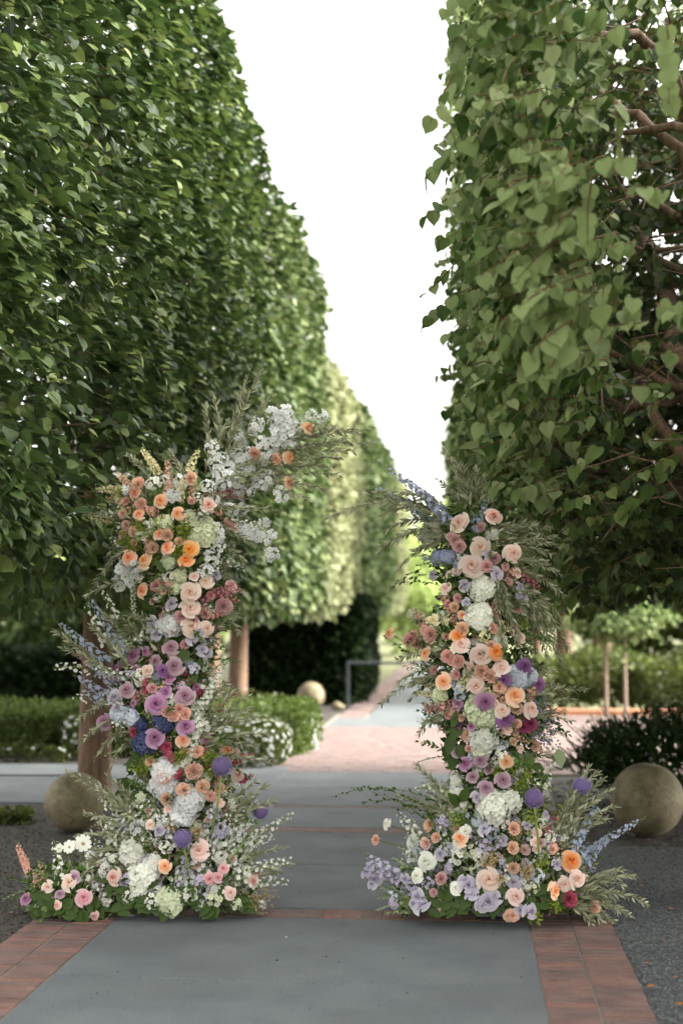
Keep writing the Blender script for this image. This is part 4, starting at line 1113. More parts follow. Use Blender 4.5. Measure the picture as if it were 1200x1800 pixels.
for k_, c_, pts in (('stock', 'stockpeach', ((296, 872, 294, 800, 1.05), (276, 905, 246, 888, 1.0), (236, 868, 203, 828, .95), (228, 890, 187, 876, .9), (262, 975, 258, 945, 1), (224, 1010, 216, 985, .8), (290, 1200, 266, 1230, .7))),
                    ('stock', 'coral', ((306, 1020, 282, 1048, 1.1), (286, 1030, 262, 1040, 1.0), (47, 1, 27, 1, 0), (412, 930, 390, 912, .9))),
                    ('stock', 'cream', ((277, 830, 246, 786, .95), (222, 862, 163, 862, .9), (196, 915, 148, 907, .85), (330, 830, 352, 786, .95), (314, 880, 322, 838, 1.1), (290, 930, 284, 902, .9), (322, 922, 334, 908, .9), (160, 1, 1, 1, 0), (268, 1298, 284, 1262, .8))),
                    ('snap', 'mauvepink', ((380, 876, 420, 856, .9), (372, 868, 440, 878, .9), (420, 866, 462, 846, .8), (366, 1034, 400, 990, 1.0), (346, 1018, 366, 1040, .9), (520, 790, 590, 776, .7))),
                    ('snap', 'pink', ((352, 1062, 415, 1022, 1.1), (370, 1044, 432, 1038, 1.0), (280, 1105, 292, 1062, 1.0), (350, 1100, 400, 1108, .9), (165, 1167, 118, 1142, 1.1), (262, 1165, 272, 1130, .9), (236, 1232, 252, 1212, 1.0), (384, 1254, 404, 1222, 1.0), (310, 1205, 336, 1196, .9), (405, 1452, 424, 1418, .8), (395, 1440, 398, 1412, .7), (250, 1205, 244, 1165, 1.0), (97, 1, 1, 1, 0))),
                    ('stock', 'magenta', ((262, 1222, 250, 1180, .95), (340, 1222, 372, 1206, .95), (290, 1312, 306, 1345, 1.1), (410, 1338, 448, 1326, .95), (306, 1368, 324, 1352, .95), (425, 1372, 446, 1362, .8), (352, 1330, 368, 1316, .7))),
                    ('stock', 'white', ((345, 1262, 402, 1160, 1.1), (348, 1288, 346, 1236, 1.0), (338, 1312, 356, 1270, 1.0), (330, 1332, 350, 1300, .9), (233, 1020, 236, 1092, .7))),
                    ('delph', 'delph', ((190, 1165, 92, 1088, 1.0), (222, 1160, 150, 1040, 1.0), (226, 1160, 205, 1110, 1.0), (188, 1224, 128, 1186, 1.0), (200, 1206, 150, 1160, .9), (185, 1240, 140, 1212, .9), (240, 1268, 190, 1254, .9))),
                    ('delph', 'lilac', ((262, 1530, 255, 1498, 1.1), (330, 1540, 322, 1500, 1.1), (372, 1490, 384, 1448, .9), (346, 1592, 368, 1568, 1.1), (338, 1580, 352, 1560, 1), (310, 1572, 314, 1545, 1.), (362, 1470, 352, 1440, .8), (300, 1480, 288, 1450, .9)))):
    for x0, y0, x1, y1, s_ in pts:
        if s_: LC.sprig(k_, x0, y0, x1, y1, .04, c_, s_)
for x0, y0, x1, y1 in ((270, 1500, 232, 1425), (255, 1480, 208, 1462), (282, 1470, 265, 1400), (246, 1520, 190, 1465), (262, 1450, 240, 1400), (300, 1500, 300, 1440), (350, 1560, 380, 1470), (372, 1560, 415, 1480), (380, 1540, 430, 1450), (400, 1520, 513, 1432), (395, 1545, 515, 1512), (385, 1530, 470, 1452), (360, 1500, 405, 1425), (372, 1580, 400, 1520), (345, 1540, 350, 1480), (400, 1500, 440, 1470), (390, 1500, 412, 1440), (300, 1560, 338, 1520), (420, 1500, 482, 1470), (392, 1575, 440, 1520),
                       (196, 1150, 150, 1060), (170, 1180, 96, 1172), (186, 1240, 130, 1225), (212, 1105, 178, 1040), (200, 1540, 168, 1480)):
    LC.sprig('bell', x0, y0, x1, y1, .08, 'white', 1.0, None, None)
for (x0, y0), (x1, y1), r_ in (((371, 1470), (389, 1366), 0), ((404, 1512), (456, 1442), 0), ((331, 1540), (323, 1490), 0)):
    b = B(); a_ = LC.pos(x0, y0, .04) - LC.O; c_ = LC.pos(x1, y1, .12 if x1 < 450 and y1 < 1400 else .07) - LC.O
    tube(b, [a_, (a_ + c_) / 2 + [.006, 0, .004], c_], .0052, 8); link('allium_stem', b.mesh('allium_stem', [M['allium_stem']], True), LC.root)
for x0, y0, x1, y1, bd in ((395, 790, 459, 655, .05), (390, 780, 377, 700, .02), (400, 790, 435, 664, .04), (410, 780, 425, 690, .05), (370, 800, 362, 715, 0), (430, 780, 470, 700, .1), (440, 800, 645, 755, .12), (450, 810, 651, 778, .08), (430, 830, 600, 803, .06), (440, 845, 598, 836, .1), (420, 850, 575, 862, .12), (430, 820, 560, 780, .1), (470, 790, 628, 760, .1), (480, 815, 620, 792, .1), (460, 830, 585, 820, .08), (450, 860, 545, 880, .1), (460, 780, 590, 750, .1), (500, 800, 610, 772, .08), (380, 820, 440, 760, .1), (400, 830, 500, 800, .06), (370, 850, 470, 830, .06), (360, 830, 400, 740, .05),
                        (340, 900, 488, 900, .12), (350, 920, 450, 960, .15), (360, 950, 430, 985, .15), (250, 920, 150, 903, .1), (240, 960, 166, 1030, .25), (250, 1020, 150, 1048, .15), (260, 880, 178, 860, .1), (270, 850, 225, 800, .1), (330, 850, 300, 795, .05), (240, 930, 190, 980, .2), (400, 1090, 418, 1110, .2), (380, 1060, 420, 1085, .2),
                        (230, 1180, 160, 1100, .12), (240, 1130, 180, 1080, .15), (250, 1110, 195, 1125, .1), (225, 1240, 137, 1268, .25), (235, 1270, 140, 1310, .3), (240, 1290, 167, 1332, .3), (245, 1300, 196, 1345, .3), (215, 1200, 110, 1140, .1), (195, 1190, 96, 1110, .1), (260, 1130, 215, 1090, .1), (270, 1140, 235, 1075, .05), (280, 1150, 250, 1085, .05),
                        (350, 1300, 436, 1224, .12), (355, 1310, 478, 1290, .1), (345, 1290, 415, 1215, .1), (350, 1320, 450, 1310, .12), (340, 1280, 400, 1200, .1), (360, 1330, 470, 1340, .1), (350, 1300, 450, 1260, .12), (370, 1290, 440, 1245, .1),
                        (250, 1450, 121, 1356, .06), (245, 1440, 160, 1370, .05), (240, 1470, 150, 1430, .1), (250, 1480, 135, 1470, .1), (255, 1430, 190, 1365, .05), (230, 1500, 140, 1500, .1), (240, 1460, 180, 1400, .08), (260, 1470, 210, 1410, .05), (220, 1520, 130, 1530, .1), (235, 1540, 160, 1520, .1), (245, 1425, 205, 1380, .05),
                        (400, 1450, 468, 1382, .2), (395, 1430, 450, 1375, .15), (410, 1520, 500, 1490, .1), (400, 1560, 490, 1535, .1), (385, 1580, 470, 1560, .1), (390, 1470, 480, 1410, .2), (400, 1550, 510, 1520, .1), (380, 1480, 440, 1400, .1)):
    LC.sprig('olive', x0, y0, x1, y1, bd, None, 1.0)
for x0, y0, x1, y1 in ((270, 950, 240, 920), (262, 940, 225, 962), (258, 960, 280, 920), (315, 965, 322, 920), (310, 950, 330, 930), (318, 990, 312, 960), (262, 1370, 240, 1345), (256, 1360, 262, 1330), (345, 1340, 372, 1326), (352, 1375, 378, 1350), (250, 945, 215, 948), (300, 1345, 322, 1322)):
    LC.sprig('lime', x0, y0, x1, y1, 0, None, 1.3)
for x0, y0, x1, y1 in ((420, 1580, 464, 1588), (295, 1470, 302, 1445), (390, 1400, 386, 1375), (345, 1480, 348, 1458), (425, 1585, 470, 1575)):
    LC.sprig('tan', x0, y0, x1, y1, 0, None, 1.0)
b = B(); p0 = LC.pos(233, 940, .05) - LC.O; p1 = LC.pos(222, 806, .02) - LC.O
tube(b, [p0, (p0 + p1) / 2 + [.008, 0, 0], p1], [.003, .0025, .001], 5); link('bare_stem', b.mesh('bare_stem', [M['brown_stem']]), LC.root)
big_leaves(LC, [(282, 993, 14, .4, -.9), (320, 1150, 16, .8, -.5), (338, 1066, 13, .2, -.9), (235, 1062, 20, -.4, .7), (222, 1085, 22, -.6, -.8), (245, 1085, 20, .1, -1), (235, 1340, 18, -.6, -.7), (246, 1325, 16, -.8, .1), (262, 1062, 18, -.4, .3),
                (352, 1165, 11, .2, -1), (340, 1190, 12, .5, -.8), (330, 1205, 11, -.4, -1), (225, 1380, 20, -.7, .4), (240, 1400, 18, -.3, -.8), (215, 1395, 16, -.8, -.3)])
big_leaves(LC, [(205 + (i * 23.3) % 240, 1560 + (i * 13) % 46, 13 + i % 5, math.cos(i * 2.1), -.55 + .5 * math.sin(i * 1.3)) for i in range(38)])
big_leaves(LC, [(180 + (i * 17.7) % 90, 1545 + (i * 11) % 50, 12 + i % 5, math.cos(i * 2.7), -.5) for i in range(14)])
auto_heads(LC, 122, [(840, 1010, [('carnation', 'carnpeach'), ('rose', 'peach'), ('blossom', 'white'), ('hydrangea', 'cream'), ('carnation', 'coral'), ('blossom', 'bluewhite'), ('hydrangea', 'creamgreen')]),
                     (1010, 1120, [('carnation', 'pinkrose'), ('rose', 'blush'), ('blossom', 'white'), ('lisianthus', 'lavender'), ('carnation', 'carnpink'), ('hydrangea', 'creamgreen')]),
                     (1120, 1310, [('rose', 'mauve'), ('carnation', 'pink'), ('rose', 'dustymauve'), ('lisianthus', 'lavender'), ('hydrangea', 'paledelph'), ('carnation', 'magenta'), ('blossom', 'lilac'), ('carnation', 'pinkrose'), ('blossom', 'white')]),
                     (1310, 1400, [('hydrangea', 'white'), ('carnation', 'carnpeach'), ('blossom', 'white'), ('carnation', 'magenta'), ('carnation', 'carnpink')]),
                     (1400, 1592, [('blossom', 'white'), ('blossom', 'bluewhite'), ('hydrangea', 'white'), ('blossom', 'lilac'), ('blossom', 'white'), ('carnation', 'palepink'), ('blossom', 'creamgreen'), ('rose', 'blush')])])
core_fill(LC, 9500, 830, 1606)
auto_sprigs(LC, 95, 850, 1420, ['olive', 'pale', 'leafy', 'ruscus', ('bell', 'white')], lo=.1, hi=.24)
auto_sprigs(LC, 62, 850, 1590, ['olive', 'leafy', 'ruscus', 'pale'])
auto_sprigs(LC, 110, 1390, 1600, ['pale', 'pale', 'leafy', ('bell', 'white'), ('bell', 'white'), ('stock', 'white'), 'ruscus', 'olive', 'tan'], lo=.07, hi=.17)
auto_sprigs(LC, 26, 830, 1040, [('stock', 'cream'), ('stock', 'stockpeach'), 'lime', ('bell', 'white'), 'olive'], lo=.06, hi=.13)
auto_sprigs(LC, 30, 1120, 1380, [('snap', 'pink'), ('stock', 'magenta'), ('bell', 'white'), ('delph', 'lilac'), 'olive', ('stock', 'carnpink')], lo=.06, hi=.13)
finish(LC, .1)

for x0, y0, x1, y1, k_, c_ in ((230, 1215, 176, 1225, 'delph', 'paledelph'), (225, 1190, 160, 1190, 'delph', 'lilac'), (225, 900, 186, 850, 'stock', 'cream'), (235, 960, 200, 985, 'stock', 'stockpeach'), (385, 1045, 425, 1060, 'snap', 'pink'), (370, 1080, 408, 1078, 'stock', 'carnpink'),
                             (345, 1225, 385, 1180, 'bell', 'white'), (360, 1270, 420, 1262, 'bell', 'white'), (225, 1500, 172, 1440, 'bell', 'white'), (240, 1460, 176, 1400, 'bell', 'white'), (400, 1480, 450, 1400, 'bell', 'white'), (410, 1560, 505, 1550, 'bell', 'white'), (350, 1500, 372, 1420, 'bell', 'white'), (215, 1540, 150, 1500, 'bell', 'white')):
    LC.sprig(k_, x0, y0, x1, y1, .08, c_, 1.05)
# ------------------------------------------------------------------ small cluster on the ground at far left
SC = column('floral_cluster', 'small low cluster of coral, mauve and pink flowers on the brick edge, far left',
            [(118, 1500, 30), (112, 1540, 62), (115, 1580, 74), (120, 1612, 80)], 7.42, 115, 1610)
heads(SC, '''rose:dustymauve:131,1544,12;106,1574,9
rose:mauve:48,1582,12
rose:pinkrose:146,1579,15;182,1588,9
rose:palepink:166,1610,8;102,1592,9
lisianthus:blush:122,1552,13;84,1560,10;178,1560,9
daisy:white:146,1484,15;122,1490,11;158,1504,8;104,1492,8''')
for k_, c_, pts in (('stock', 'coral', ((52, 1535, 27, 1478, .95), (47, 1528, 36, 1500, .8))), ('stock', 'stockpeach', ((78, 1566, 70, 1515, .95), (66, 1556, 60, 1530, .8))), ('snap', 'pink', ((104, 1602, 90, 1568, 1.0), (150, 1, 1, 1, 0))), ('bell', 'white', ((110, 1560, 96, 1480, 1), (150, 1560, 160, 1500, 1), (140, 1560, 190, 1530, .8)))):
    for x0, y0, x1, y1, s_ in pts:
        if s_: SC.sprig(k_, x0, y0, x1, y1, .03, c_, s_)
for x0, y0, x1, y1 in ((122, 1580, 144, 1492), (112, 1580, 121, 1496), (118, 1580, 106, 1498), (60, 1590, 50, 1530)):
    b = B(); a_ = SC.pos(x0, y0) - SC.O; c_ = SC.pos(x1, y1) - SC.O; tube(b, [a_, (a_ + c_) / 2 + [.01, 0, 0], c_], .0028, 6); link('daisy_stem', b.mesh('daisy_stem', [M['stem']], True), SC.root)
for x0, y0, x1, y1 in ((90, 1570, 10, 1545), (80, 1590, 8, 1580), (100, 1560, 40, 1550), (150, 1560, 210, 1510), (160, 1570, 220, 1545), (140, 1550, 180, 1500)):
    SC.sprig('olive' if x1 > 60 else 'ruscus', x0, y0, x1, y1, .08)
big_leaves(SC, [(60 + (i * 19.3) % 125, 1575 + (i * 11) % 38, 12 + i % 5, math.cos(i * 2.3), -.4 + .5 * math.sin(i)) for i in range(30)], 'ruscus')
core_fill(SC, 1100, 1520, 1612)
auto_sprigs(SC, 22, 1530, 1606, ['pale', 'leafy', 'ruscus', 'olive'])
b = B()
for s in SC.stems: b.add(s.V[0], s.T[0], 0)
link('flower_stems', b.mesh('flower_stems', [M['stem']]), SC.root, 'stuff')

# ------------------------------------------------------------------ the right floral column
RC = column('floral_column', 'right flower column with blue delphiniums on top and purple globes by its foot',
            [(828, 880, 36), (835, 930, 62), (850, 990, 74), (848, 1050, 72), (835, 1110, 84), (845, 1170, 96), (860, 1240, 90), (862, 1300, 78), (862, 1360, 66), (868, 1420, 84), (870, 1480, 140), (870, 1540, 185), (868, 1606, 200)], 7.48, 868, 1605)
heads(RC, '''rose:blush:810,921,19;842,962,18;900,973,17;828,995,21;844,1151,18;811,1136,17;836,1205,16;881,1175,16;930,1247,16;857,1546,20;1010,1545,17;905,1577,15;881,1250,14;990,1555,13
rose:palepink:866,910,16
rose:orange:805,1119,14;869,1147,15;1001,1515,18
rose:peach:686,1115,12,0;750,1150,13;781,1198,15;903,1225,18;811,1475,15;971,1566,16;889,1339,13
rose:purple:920,1171,14;885,1196,14;944,1204,13;886,1264,16
rose:mauve:852,1234,17;818,1344,13
rose:dustymauve:846,1337,13;853,1386,13;883,1371,14;831,1367,11
rose:burgundy:929,1275,14;918,1280,10
rose:white:751,1514,17;727,1480,14;735,1540,13;681,1450,11,0;802,1562,12;818,1462,11;806,1482,12;845,1600,1'''.replace(';845,1600,1', ''))
heads(RC, '''carnation:pinkrose:800,950,12;807,960,12;794,944,10;868,981,12;855,995,11;762,1570,8;775,1545,11
carnation:carnpink:740,1088,13;757,1117,15;748,1110,11;721,1125,14;735,1132,11;728,1117,10;786,1155,12;794,1160,10;805,1163,13
carnation:carnpeach:813,1106,13;846,1180,14;861,1189,13;760,1426,13;755,1451,12;661,1477,9,0;903,1457,11;901,1490,11;902,1526,11;985,1445,11;900,1610,12;798,1068,9;878,1208,11;908,1246,11;941,1313,9;908,1273,9;862,1135,9;893,1612,9
carnation:magenta:1000,1581,14
lisianthus:lavender:858,976,10;871,1009,12;762,1010,9;817,1029,10;912,1033,10;917,1052,10;912,1045,8;736,1577,13;742,1592,15;729,1590,10;822,1557,14;830,1572,12;857,1585,17;846,1592,12;868,1578,12;912,1602,11;931,1603,13;775,1502,11;817,1548,11;660,1545,12,0;671,1535,11,0;655,1555,10,0;689,1538,10,0;713,1545,9
lisianthus:cream:761,1092,12
lisianthus:lilac:644,1535,10,0;650,1525,9,0
hydrangea:white:759,939,28;848,1034,26;842,1084,28;870,1420,32;896,1410,22;850,1300,28
hydrangea:creamgreen:845,1250,30;838,1232,18;862,1262,18;773,1222,16;846,1318,18;725,1079,12
hydrangea:paledelph:913,1192,24;932,1190,16;898,1182,14;762,1476,1
hydrangea:delph:790,979,14;1,1,0
hydrangea:delph:770,980,17;782,978,12
allium:allium:938,1404,17,.1;1022,1382,18,.08'''.replace(';762,1476,1', '').replace(';1,1,0', ''))
for k_, c_, pts in (('delph', 'delph', ((794, 922, 712, 842, 1.1), (780, 900, 664, 812, 1.05), (782, 912, 735, 858, 1.15), (765, 918, 690, 868, 1.1), (755, 915, 645, 850, .95), (835, 940, 856, 880, .7), (835, 935, 863, 857, .7), (828, 935, 838, 900, .7), (758, 985, 735, 976, .9), (990, 1525, 1056, 1402, 1.2), (985, 1530, 1030, 1450, 1.2), (1005, 1525, 1040, 1480, 1.1), (1028, 1520, 1020, 1490, 1.1), (1030, 1500, 1135, 1437, .9), (1032, 1515, 1070, 1465, 1.0))),
                    ('delph', 'lilac', ((700, 1542, 638, 1500, 1.1), (705, 1550, 636, 1530, 1.0), (712, 1560, 680, 1530, 1.0), (860, 1512, 850, 1458, 1.0), (845, 1505, 838, 1470, .9), (870, 1505, 880, 1465, .9), (830, 1480, 822, 1450, .9), (925, 1590, 935, 1560, .8))),
                    ('delph', 'paledelph', ((905, 1560, 918, 1525, 1.0), (890, 1545, 905, 1520, .9), (740, 1510, 720, 1470, .9), (955, 1520, 960, 1470, 1.0), (925, 1480, 935, 1445, .8))),
                    ('snap', 'pink', ((905, 1005, 955, 1040, 1.2), (915, 1004, 938, 1022, 1.1), (862, 1060, 882, 1100, 1.1), (880, 1005, 905, 1018, .9), (868, 1062, 892, 1085, .9))),
                    ('stock', 'coral', ((795, 1075, 772, 1046, .9), (790, 1068, 780, 1040, .7))),
                    ('stock', 'stockpeach', ((870, 1225, 884, 1198, 1.0), (925, 1222, 950, 1212, 1.1), (930, 1225, 942, 1200, 1.0), (885, 1272, 884, 1300, 1.0), (935, 1305, 956, 1325, .9), (905, 1290, 930, 1310, .7), (895, 1190, 878, 1212, .7))),
                    ('stock', 'carnpink', ((800, 1240, 742, 1248, 1.1), (795, 1252, 760, 1256, 1.0), (790, 1262, 806, 1236, 1.0), (758, 1250, 742, 1235, .8), (785, 1248, 770, 1232, .9))),
                    ('stock', 'cream', ((822, 1212, 818, 1170, 1.0), (815, 1215, 806, 1190, .8), (870, 1230, 852, 1206, .9), (775, 1225, 726, 1218, .9), (765, 1212, 740, 1200, .8), (752, 1092, 720, 1068, .8))),
                    ('stock', 'magenta', ((968, 1490, 972, 1430, 1.1), (965, 1482, 962, 1450, .8)))):
    for x0, y0, x1, y1, s_ in pts:
        if s_: RC.sprig(k_, x0, y0, x1, y1, .04, c_, s_)
for x0, y0, x1, y1 in ((728, 1470, 700, 1430), (740, 1480, 720, 1440), (960, 1380, 950, 1350), (950, 1400, 972, 1340), (1000, 1500, 1010, 1420), (985, 1520, 975, 1500), (900, 1560, 890, 1520), (930, 1540, 950, 1500), (785, 1500, 775, 1450), (840, 1060, 820, 1030)):
    RC.sprig('bell', x0, y0, x1, y1, .06, 'white', .9)
for (x0, y0), (x1, y1), pu in (((947, 1515), (939, 1420), .1), ((995, 1470), (1019, 1400), .08)):
    b = B(); a_ = RC.pos(x0, y0, .03) - RC.O; c_ = RC.pos(x1, y1, pu) - RC.O
    tube(b, [a_, (a_ + c_) / 2 + [.004, 0, .004], c_], .0052, 8); link('allium_stem', b.mesh('allium_stem', [M['allium_stem']], True), RC.root)
for x0, y0, x1, y1, bd in ((790, 920, 577, 910, .35), (780, 930, 665, 972, .35), (775, 910, 646, 880, .3), (770, 920, 680, 930, .25), (785, 940, 672, 960, .3), (790, 900, 640, 870, .3), (765, 900, 670, 905, .3), (780, 950, 700, 1000, .3), (830, 900, 780, 783, .0), (828, 890, 800, 812, 0), (835, 880, 824, 834, .0), (840, 890, 850, 840, .0), (815, 890, 770, 845, .05), (845, 900, 880, 860, .0), (820, 880, 812, 820, 0), (832, 880, 838, 824, 0),
                        (870, 950, 980, 960, .12), (865, 940, 966, 929, .12), (860, 935, 942, 920, .1), (875, 960, 970, 975, .15), (880, 970, 975, 945, .12), (885, 990, 985, 1010, .2), (890, 1000, 991, 1048, .2), (870, 945, 955, 940, .12), (880, 985, 960, 990, .15), (875, 955, 930, 925, .1),
                        (868, 1010, 880, 1120, .25), (872, 1010, 905, 1130, .25), (880, 1010, 930, 1110, .25), (885, 1020, 960, 1150, .3), (890, 1020, 975, 1120, .35), (895, 1030, 999, 1142, .4), (890, 1020, 992, 1175, .35), (885, 1040, 940, 1140, .3), (880, 1030, 915, 1150, .25), (895, 1050, 985, 1160, .35), (900, 1030, 985, 1090, .35), (905, 1040, 970, 1070, .3), (870, 1040, 895, 1090, .2), (862, 1065, 885, 1130, .2), (890, 1060, 950, 1120, .3), (900, 1070, 965, 1140, .35),
                        (790, 1140, 700, 1160, .1), (780, 1190, 671, 1236, .2), (775, 1170, 700, 1200, .1), (790, 1250, 734, 1293, .2), (785, 1260, 740, 1270, .1), (900, 1240, 1027, 1211, .12), (905, 1260, 1004, 1268, .1), (910, 1250, 1010, 1230, .1), (915, 1230, 980, 1205, .1), (900, 1275, 985, 1290, .1), (905, 1265, 990, 1250, .1), (920, 1200, 955, 1185, .1), (895, 1230, 960, 1230, .1),
                        (800, 1430, 731, 1345, .1), (790, 1450, 745, 1380, .1), (790, 1440, 700, 1400, .1), (800, 1420, 755, 1365, .05), (960, 1500, 1035, 1350, .15), (980, 1500, 1075, 1390, .35), (990, 1500, 1080, 1420, .35), (985, 1490, 1060, 1370, .3), (975, 1480, 1050, 1360, .25), (985, 1500, 1070, 1440, .3), (970, 1500, 1020, 1400, .1),
                        (1020, 1570, 1115, 1542, .2), (1010, 1580, 1135, 1588, .2), (1010, 1590, 1090, 1638, .2), (1000, 1590, 1060, 1625, .25), (1010, 1570, 1100, 1560, .25), (1020, 1590, 1110, 1612, .2), (990, 1580, 1050, 1640, .3), (1015, 1560, 1080, 1580, .3), (1010, 1600, 1080, 1620, .2), (1000, 1595, 1040, 1615, .2), (1020, 1580, 1085, 1600, .2), (1005, 1575, 1095, 1530, .2)):
    RC.sprig('olive', x0, y0, x1, y1, bd if bd < .3 else bd * .8, None, 1.0)
for x0, y0, x1, y1, bd in ((740, 1000, 672, 1048, .15), (750, 1010, 690, 1030, .1), (790, 1420, 587, 1400, .22), (780, 1440, 620, 1385, .2), (770, 1440, 640, 1410, .2), (760, 1450, 660, 1395, .15), (790, 1460, 690, 1420, .1), (720, 1150, 676, 1120, .05), (750, 1130, 690, 1135, .05), (770, 1170, 710, 1145, .05)):
    RC.sprig('ruscus', x0, y0, x1, y1, bd, None, .8)
for x0, y0, x1, y1 in ((730, 1590, 662, 1600), (740, 1580, 665, 1580), (735, 1600, 690, 1560), (720, 1600, 670, 1560), (725, 1605, 680, 1606), (800, 1450, 780, 1400), (770, 1470, 740, 1410), (745, 1520, 700, 1490), (800, 1500, 790, 1440), (720, 1530, 690, 1510), (845, 1490, 835, 1430), (860, 1520, 880, 1470), (780, 1100, 765, 1065), (900, 1120, 925, 1100), (905, 1135, 935, 1130), (890, 1110, 940, 1150)):
    RC.sprig('pale', x0, y0, x1, y1, .08, None, 1.0)
for x0, y0, x1, y1 in ((905, 1475, 908, 1450), (860, 1530, 858, 1508), (925, 1548, 928, 1525), (870, 1530, 850, 1512), (935, 1545, 915, 1528), (865, 1560, 880, 1545)):
    RC.sprig('tan', x0, y0, x1, y1, 0, None, 1.2)
for x0, y0, x1, y1 in ((920, 1250, 955, 1238), (925, 1280, 958, 1290), (930, 1300, 952, 1275), (940, 1260, 965, 1262), (935, 1290, 970, 1300)):
    RC.sprig('berry', x0, y0, x1, y1, 0, None, .6)
for x0, y0, x1, y1 in ((890, 1370, 900, 1340), (905, 1375, 930, 1350), (870, 1350, 880, 1370), (920, 1615, 945, 1612), (985, 1600, 970, 1590), (900, 1400, 920, 1370), (905, 1110, 925, 1085), (940, 1540, 960, 1510)):
    RC.sprig('lime', x0, y0, x1, y1, 0, None, 1.0)
b = B(); p0 = RC.pos(898, 1270, .05) - RC.O; p1 = RC.pos(942, 1312, .05) - RC.O
tube(b, [p0, (p0 + p1) / 2, p1], .0035, 6); link('bare_stem', b.mesh('bare_stem', [M['stem']]), RC.root)
big_leaves(RC, [(983, 1330, 18, .15, -1)], 'pale_leaf')
big_leaves(RC, [(930, 1338, 16, -.4, -.8), (945, 1350, 15, .6, -.6)], 'filler')
big_leaves(RC, [(792, 1305, 19, -.3, -1), (802, 1285, 17, -.5, -.8), (785, 1320, 16, .1, -1), (808, 1320, 15, .3, -1), (950, 1372, 18, 0, -1), (912, 1392, 16, .3, -.8), (925, 1395, 15, -.5, -.6), (895, 1355, 14, -.7, -.3), (800, 1408, 16, -.6, .7), (815, 1400, 15, .3, .9), (800, 1265, 14, -.4, -.8), (812, 1440, 15, -.9, .2), (796, 1340, 14, -.2, -1), (1, 1, 0, 0, 0)][:-1])
big_leaves(RC, [(750 + (i * 29.3) % 260, 1560 + (i * 13) % 44, 12 + i % 5, math.cos(i * 2.1), -.55 + .5 * math.sin(i * 1.3)) for i in range(40)])
auto_heads(RC, 112, [(920, 1060, [('carnation', 'pinkrose'), ('lisianthus', 'lavender'), ('blossom', 'white'), ('rose', 'blush'), ('blossom', 'delph'), ('hydrangea', 'white')]),
                     (1060, 1180, [('carnation', 'carnpink'), ('carnation', 'carnpeach'), ('blossom', 'cream'), ('rose', 'blush'), ('hydrangea', 'white'), ('rose', 'peach')]),
                     (1180, 1320, [('carnation', 'carnpeach'), ('rose', 'mauve'), ('blossom', 'paledelph'), ('hydrangea', 'creamgreen'), ('rose', 'blush'), ('blossom', 'cream'), ('carnation', 'carnpink')]),
                     (1320, 1430, [('rose', 'dustymauve'), ('blossom', 'white'), ('lisianthus', 'lavender'), ('hydrangea', 'white')]),
                     (1430, 1596, [('blossom', 'lilac'), ('blossom', 'white'), ('carnation', 'carnpeach'), ('lisianthus', 'lavender'), ('blossom', 'paledelph'), ('rose', 'blush'), ('blossom', 'creamgreen'), ('carnation', 'palepink')])])
core_fill(RC, 10500, 890, 1606)
auto_sprigs(RC, 95, 900, 1430, ['olive', 'pale', 'leafy', 'ruscus', ('bell', 'creamgreen')], lo=.1, hi=.24)
auto_sprigs(RC, 64, 900, 1590, ['olive', 'leafy', 'ruscus', 'pale'])
auto_sprigs(RC, 120, 1430, 1600, ['pale', 'pale', 'leafy', 'ruscus', ('bell', 'white'), ('delph', 'paledelph'), ('stock', 'lilac'), 'lime', 'tan', 'olive'], lo=.06, hi=.14)
auto_sprigs(RC, 40, 930, 1330, [('stock', 'carnpink'), ('stock', 'cream'), 'pale', 'olive', 'ruscus', ('bell', 'white')], lo=.06, hi=.13)
o = link('black_bucket', box_mesh('black_bucket', 0, .09, 0, .12, 0, .17, M['black'], .01), RC.root); p = at(1030, 1600, 7.5); o.location = (p.x - RC.O[0], 0, 0)
finish(RC, .1)

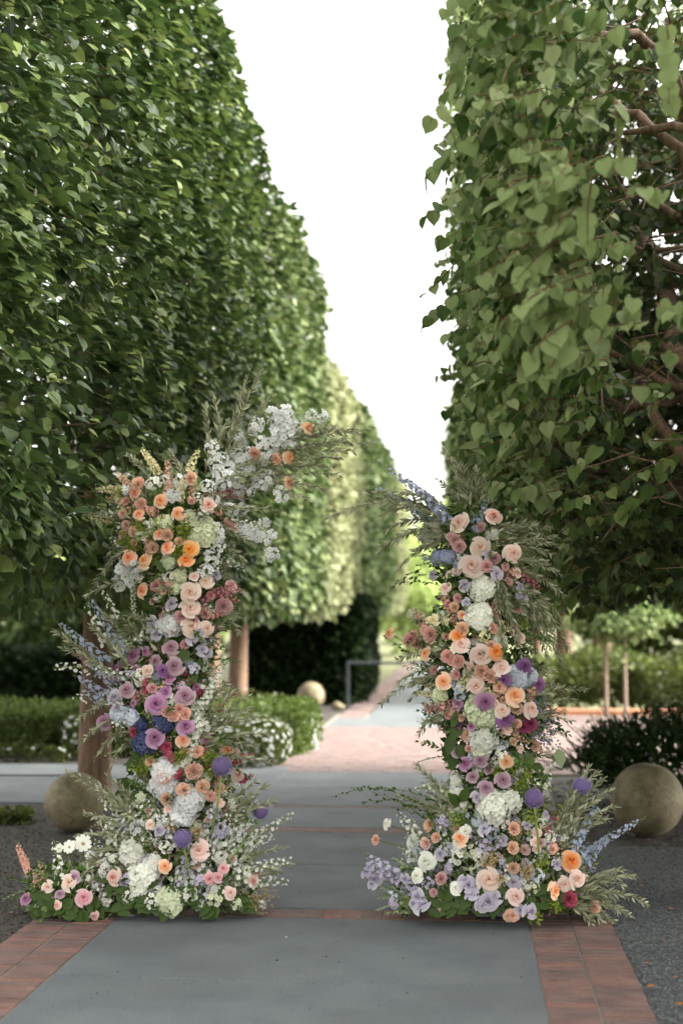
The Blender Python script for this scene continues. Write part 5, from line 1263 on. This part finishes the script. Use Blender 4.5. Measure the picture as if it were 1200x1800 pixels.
# ------------------------------------------------------------------ fallen bits
def fallen(name, label, cat, px, py, V, T, mat, s, rz=0.0):
    d = CR @ Vector(((px - 600) / 2500, (900 - py) / 2500, -1)); t_ = -EYE.z / d.z; q = EYE + d * t_
    me = mk_mesh(name, V, T, [mat]); o = link(name, me); o.location = (q.x, q.y, .004); o.rotation_euler = (0, 0, rz); o.scale = (s,) * 3; o['label'] = label; o['category'] = cat
    return o
ws = (HF[0] * [1, 1, 1.2] + [0, 0, .14], HF[1])
fallen('fallen_petal', 'crumpled white petal on the slab in front of the left column', 'petal', 234, 1615, *ws, M['white_bed'], .045, 1.3)
fallen('fallen_petal', 'small pink petal on the slab in front of the left column', 'petal', 333, 1610, *ws, P['pink'], .02, .4)
b, mats, _ = sprig_b('olive', np.array([(0, 0, .012), (.08, -.01, .02), (.16, -.02, .018), (.22, -.02, .008)]), .9)
o = fallen('fallen_sprig', 'pale olive sprig lying on the slab right of the left column', 'sprig', 385, 1606, np.concatenate(b.V), np.concatenate(b.T), M['pale_leaf'], 1.0, 0)
for i, (px, py, s_, lb) in enumerate(((1135, 1697, .03, 'dry orange leaf on the gravel, nearest to the right brick edge halfway down'), (1150, 1738, .035, 'dry orange leaf on the gravel near the bottom right corner, beside the brick edge'),
        (1190, 1767, .03, 'orange chip on the gravel, lowest of all at the right border'), (1125, 1560, .03, 'dry leaf on the gravel just beyond the olive sprigs of the right column'),
        (1140, 1480, .04, 'curled dry leaf on the gravel right in front of the large stone ball'), (1168, 1498, .03, 'small orange leaf on the gravel, a little right and in front of the large ball'),
        (1184, 1720, .02, 'tiny brown leaf on the gravel at the right border, above the lowest chip'), (1165, 1655, .02, 'tiny dry leaf on open gravel level with the end of the olive sprigs'),
        (20, 1608, .03, 'dry leaf on the mulch at the far left, beside the small flower cluster'), (60, 1440, .03, 'dry leaf on the mulch left of the left stone ball'), (1175, 1600, .03, 'dry orange leaf at the right border, level with the foot of the right column'))):
    fallen('fallen_leaf', lb, 'leaf', px, py, *ws, M['dry'], s_, i * 1.7)['group'] = 'dry leaves on the beds'
for i, (px, py, s_, c_, lb) in enumerate(((610, 1640, .014, 'palepink', 'tiny pale petal on the slab between the columns, near the brick band'), (505, 1650, .012, 'white', 'tiny white petal on the slab, right of the left column foot'), (960, 1612, .016, 'blush', 'tiny blush petal at the foot of the right column'))):
    fallen('fallen_petal', lb, 'petal', px, py, *ws, P[c_], s_, i * 2.1)
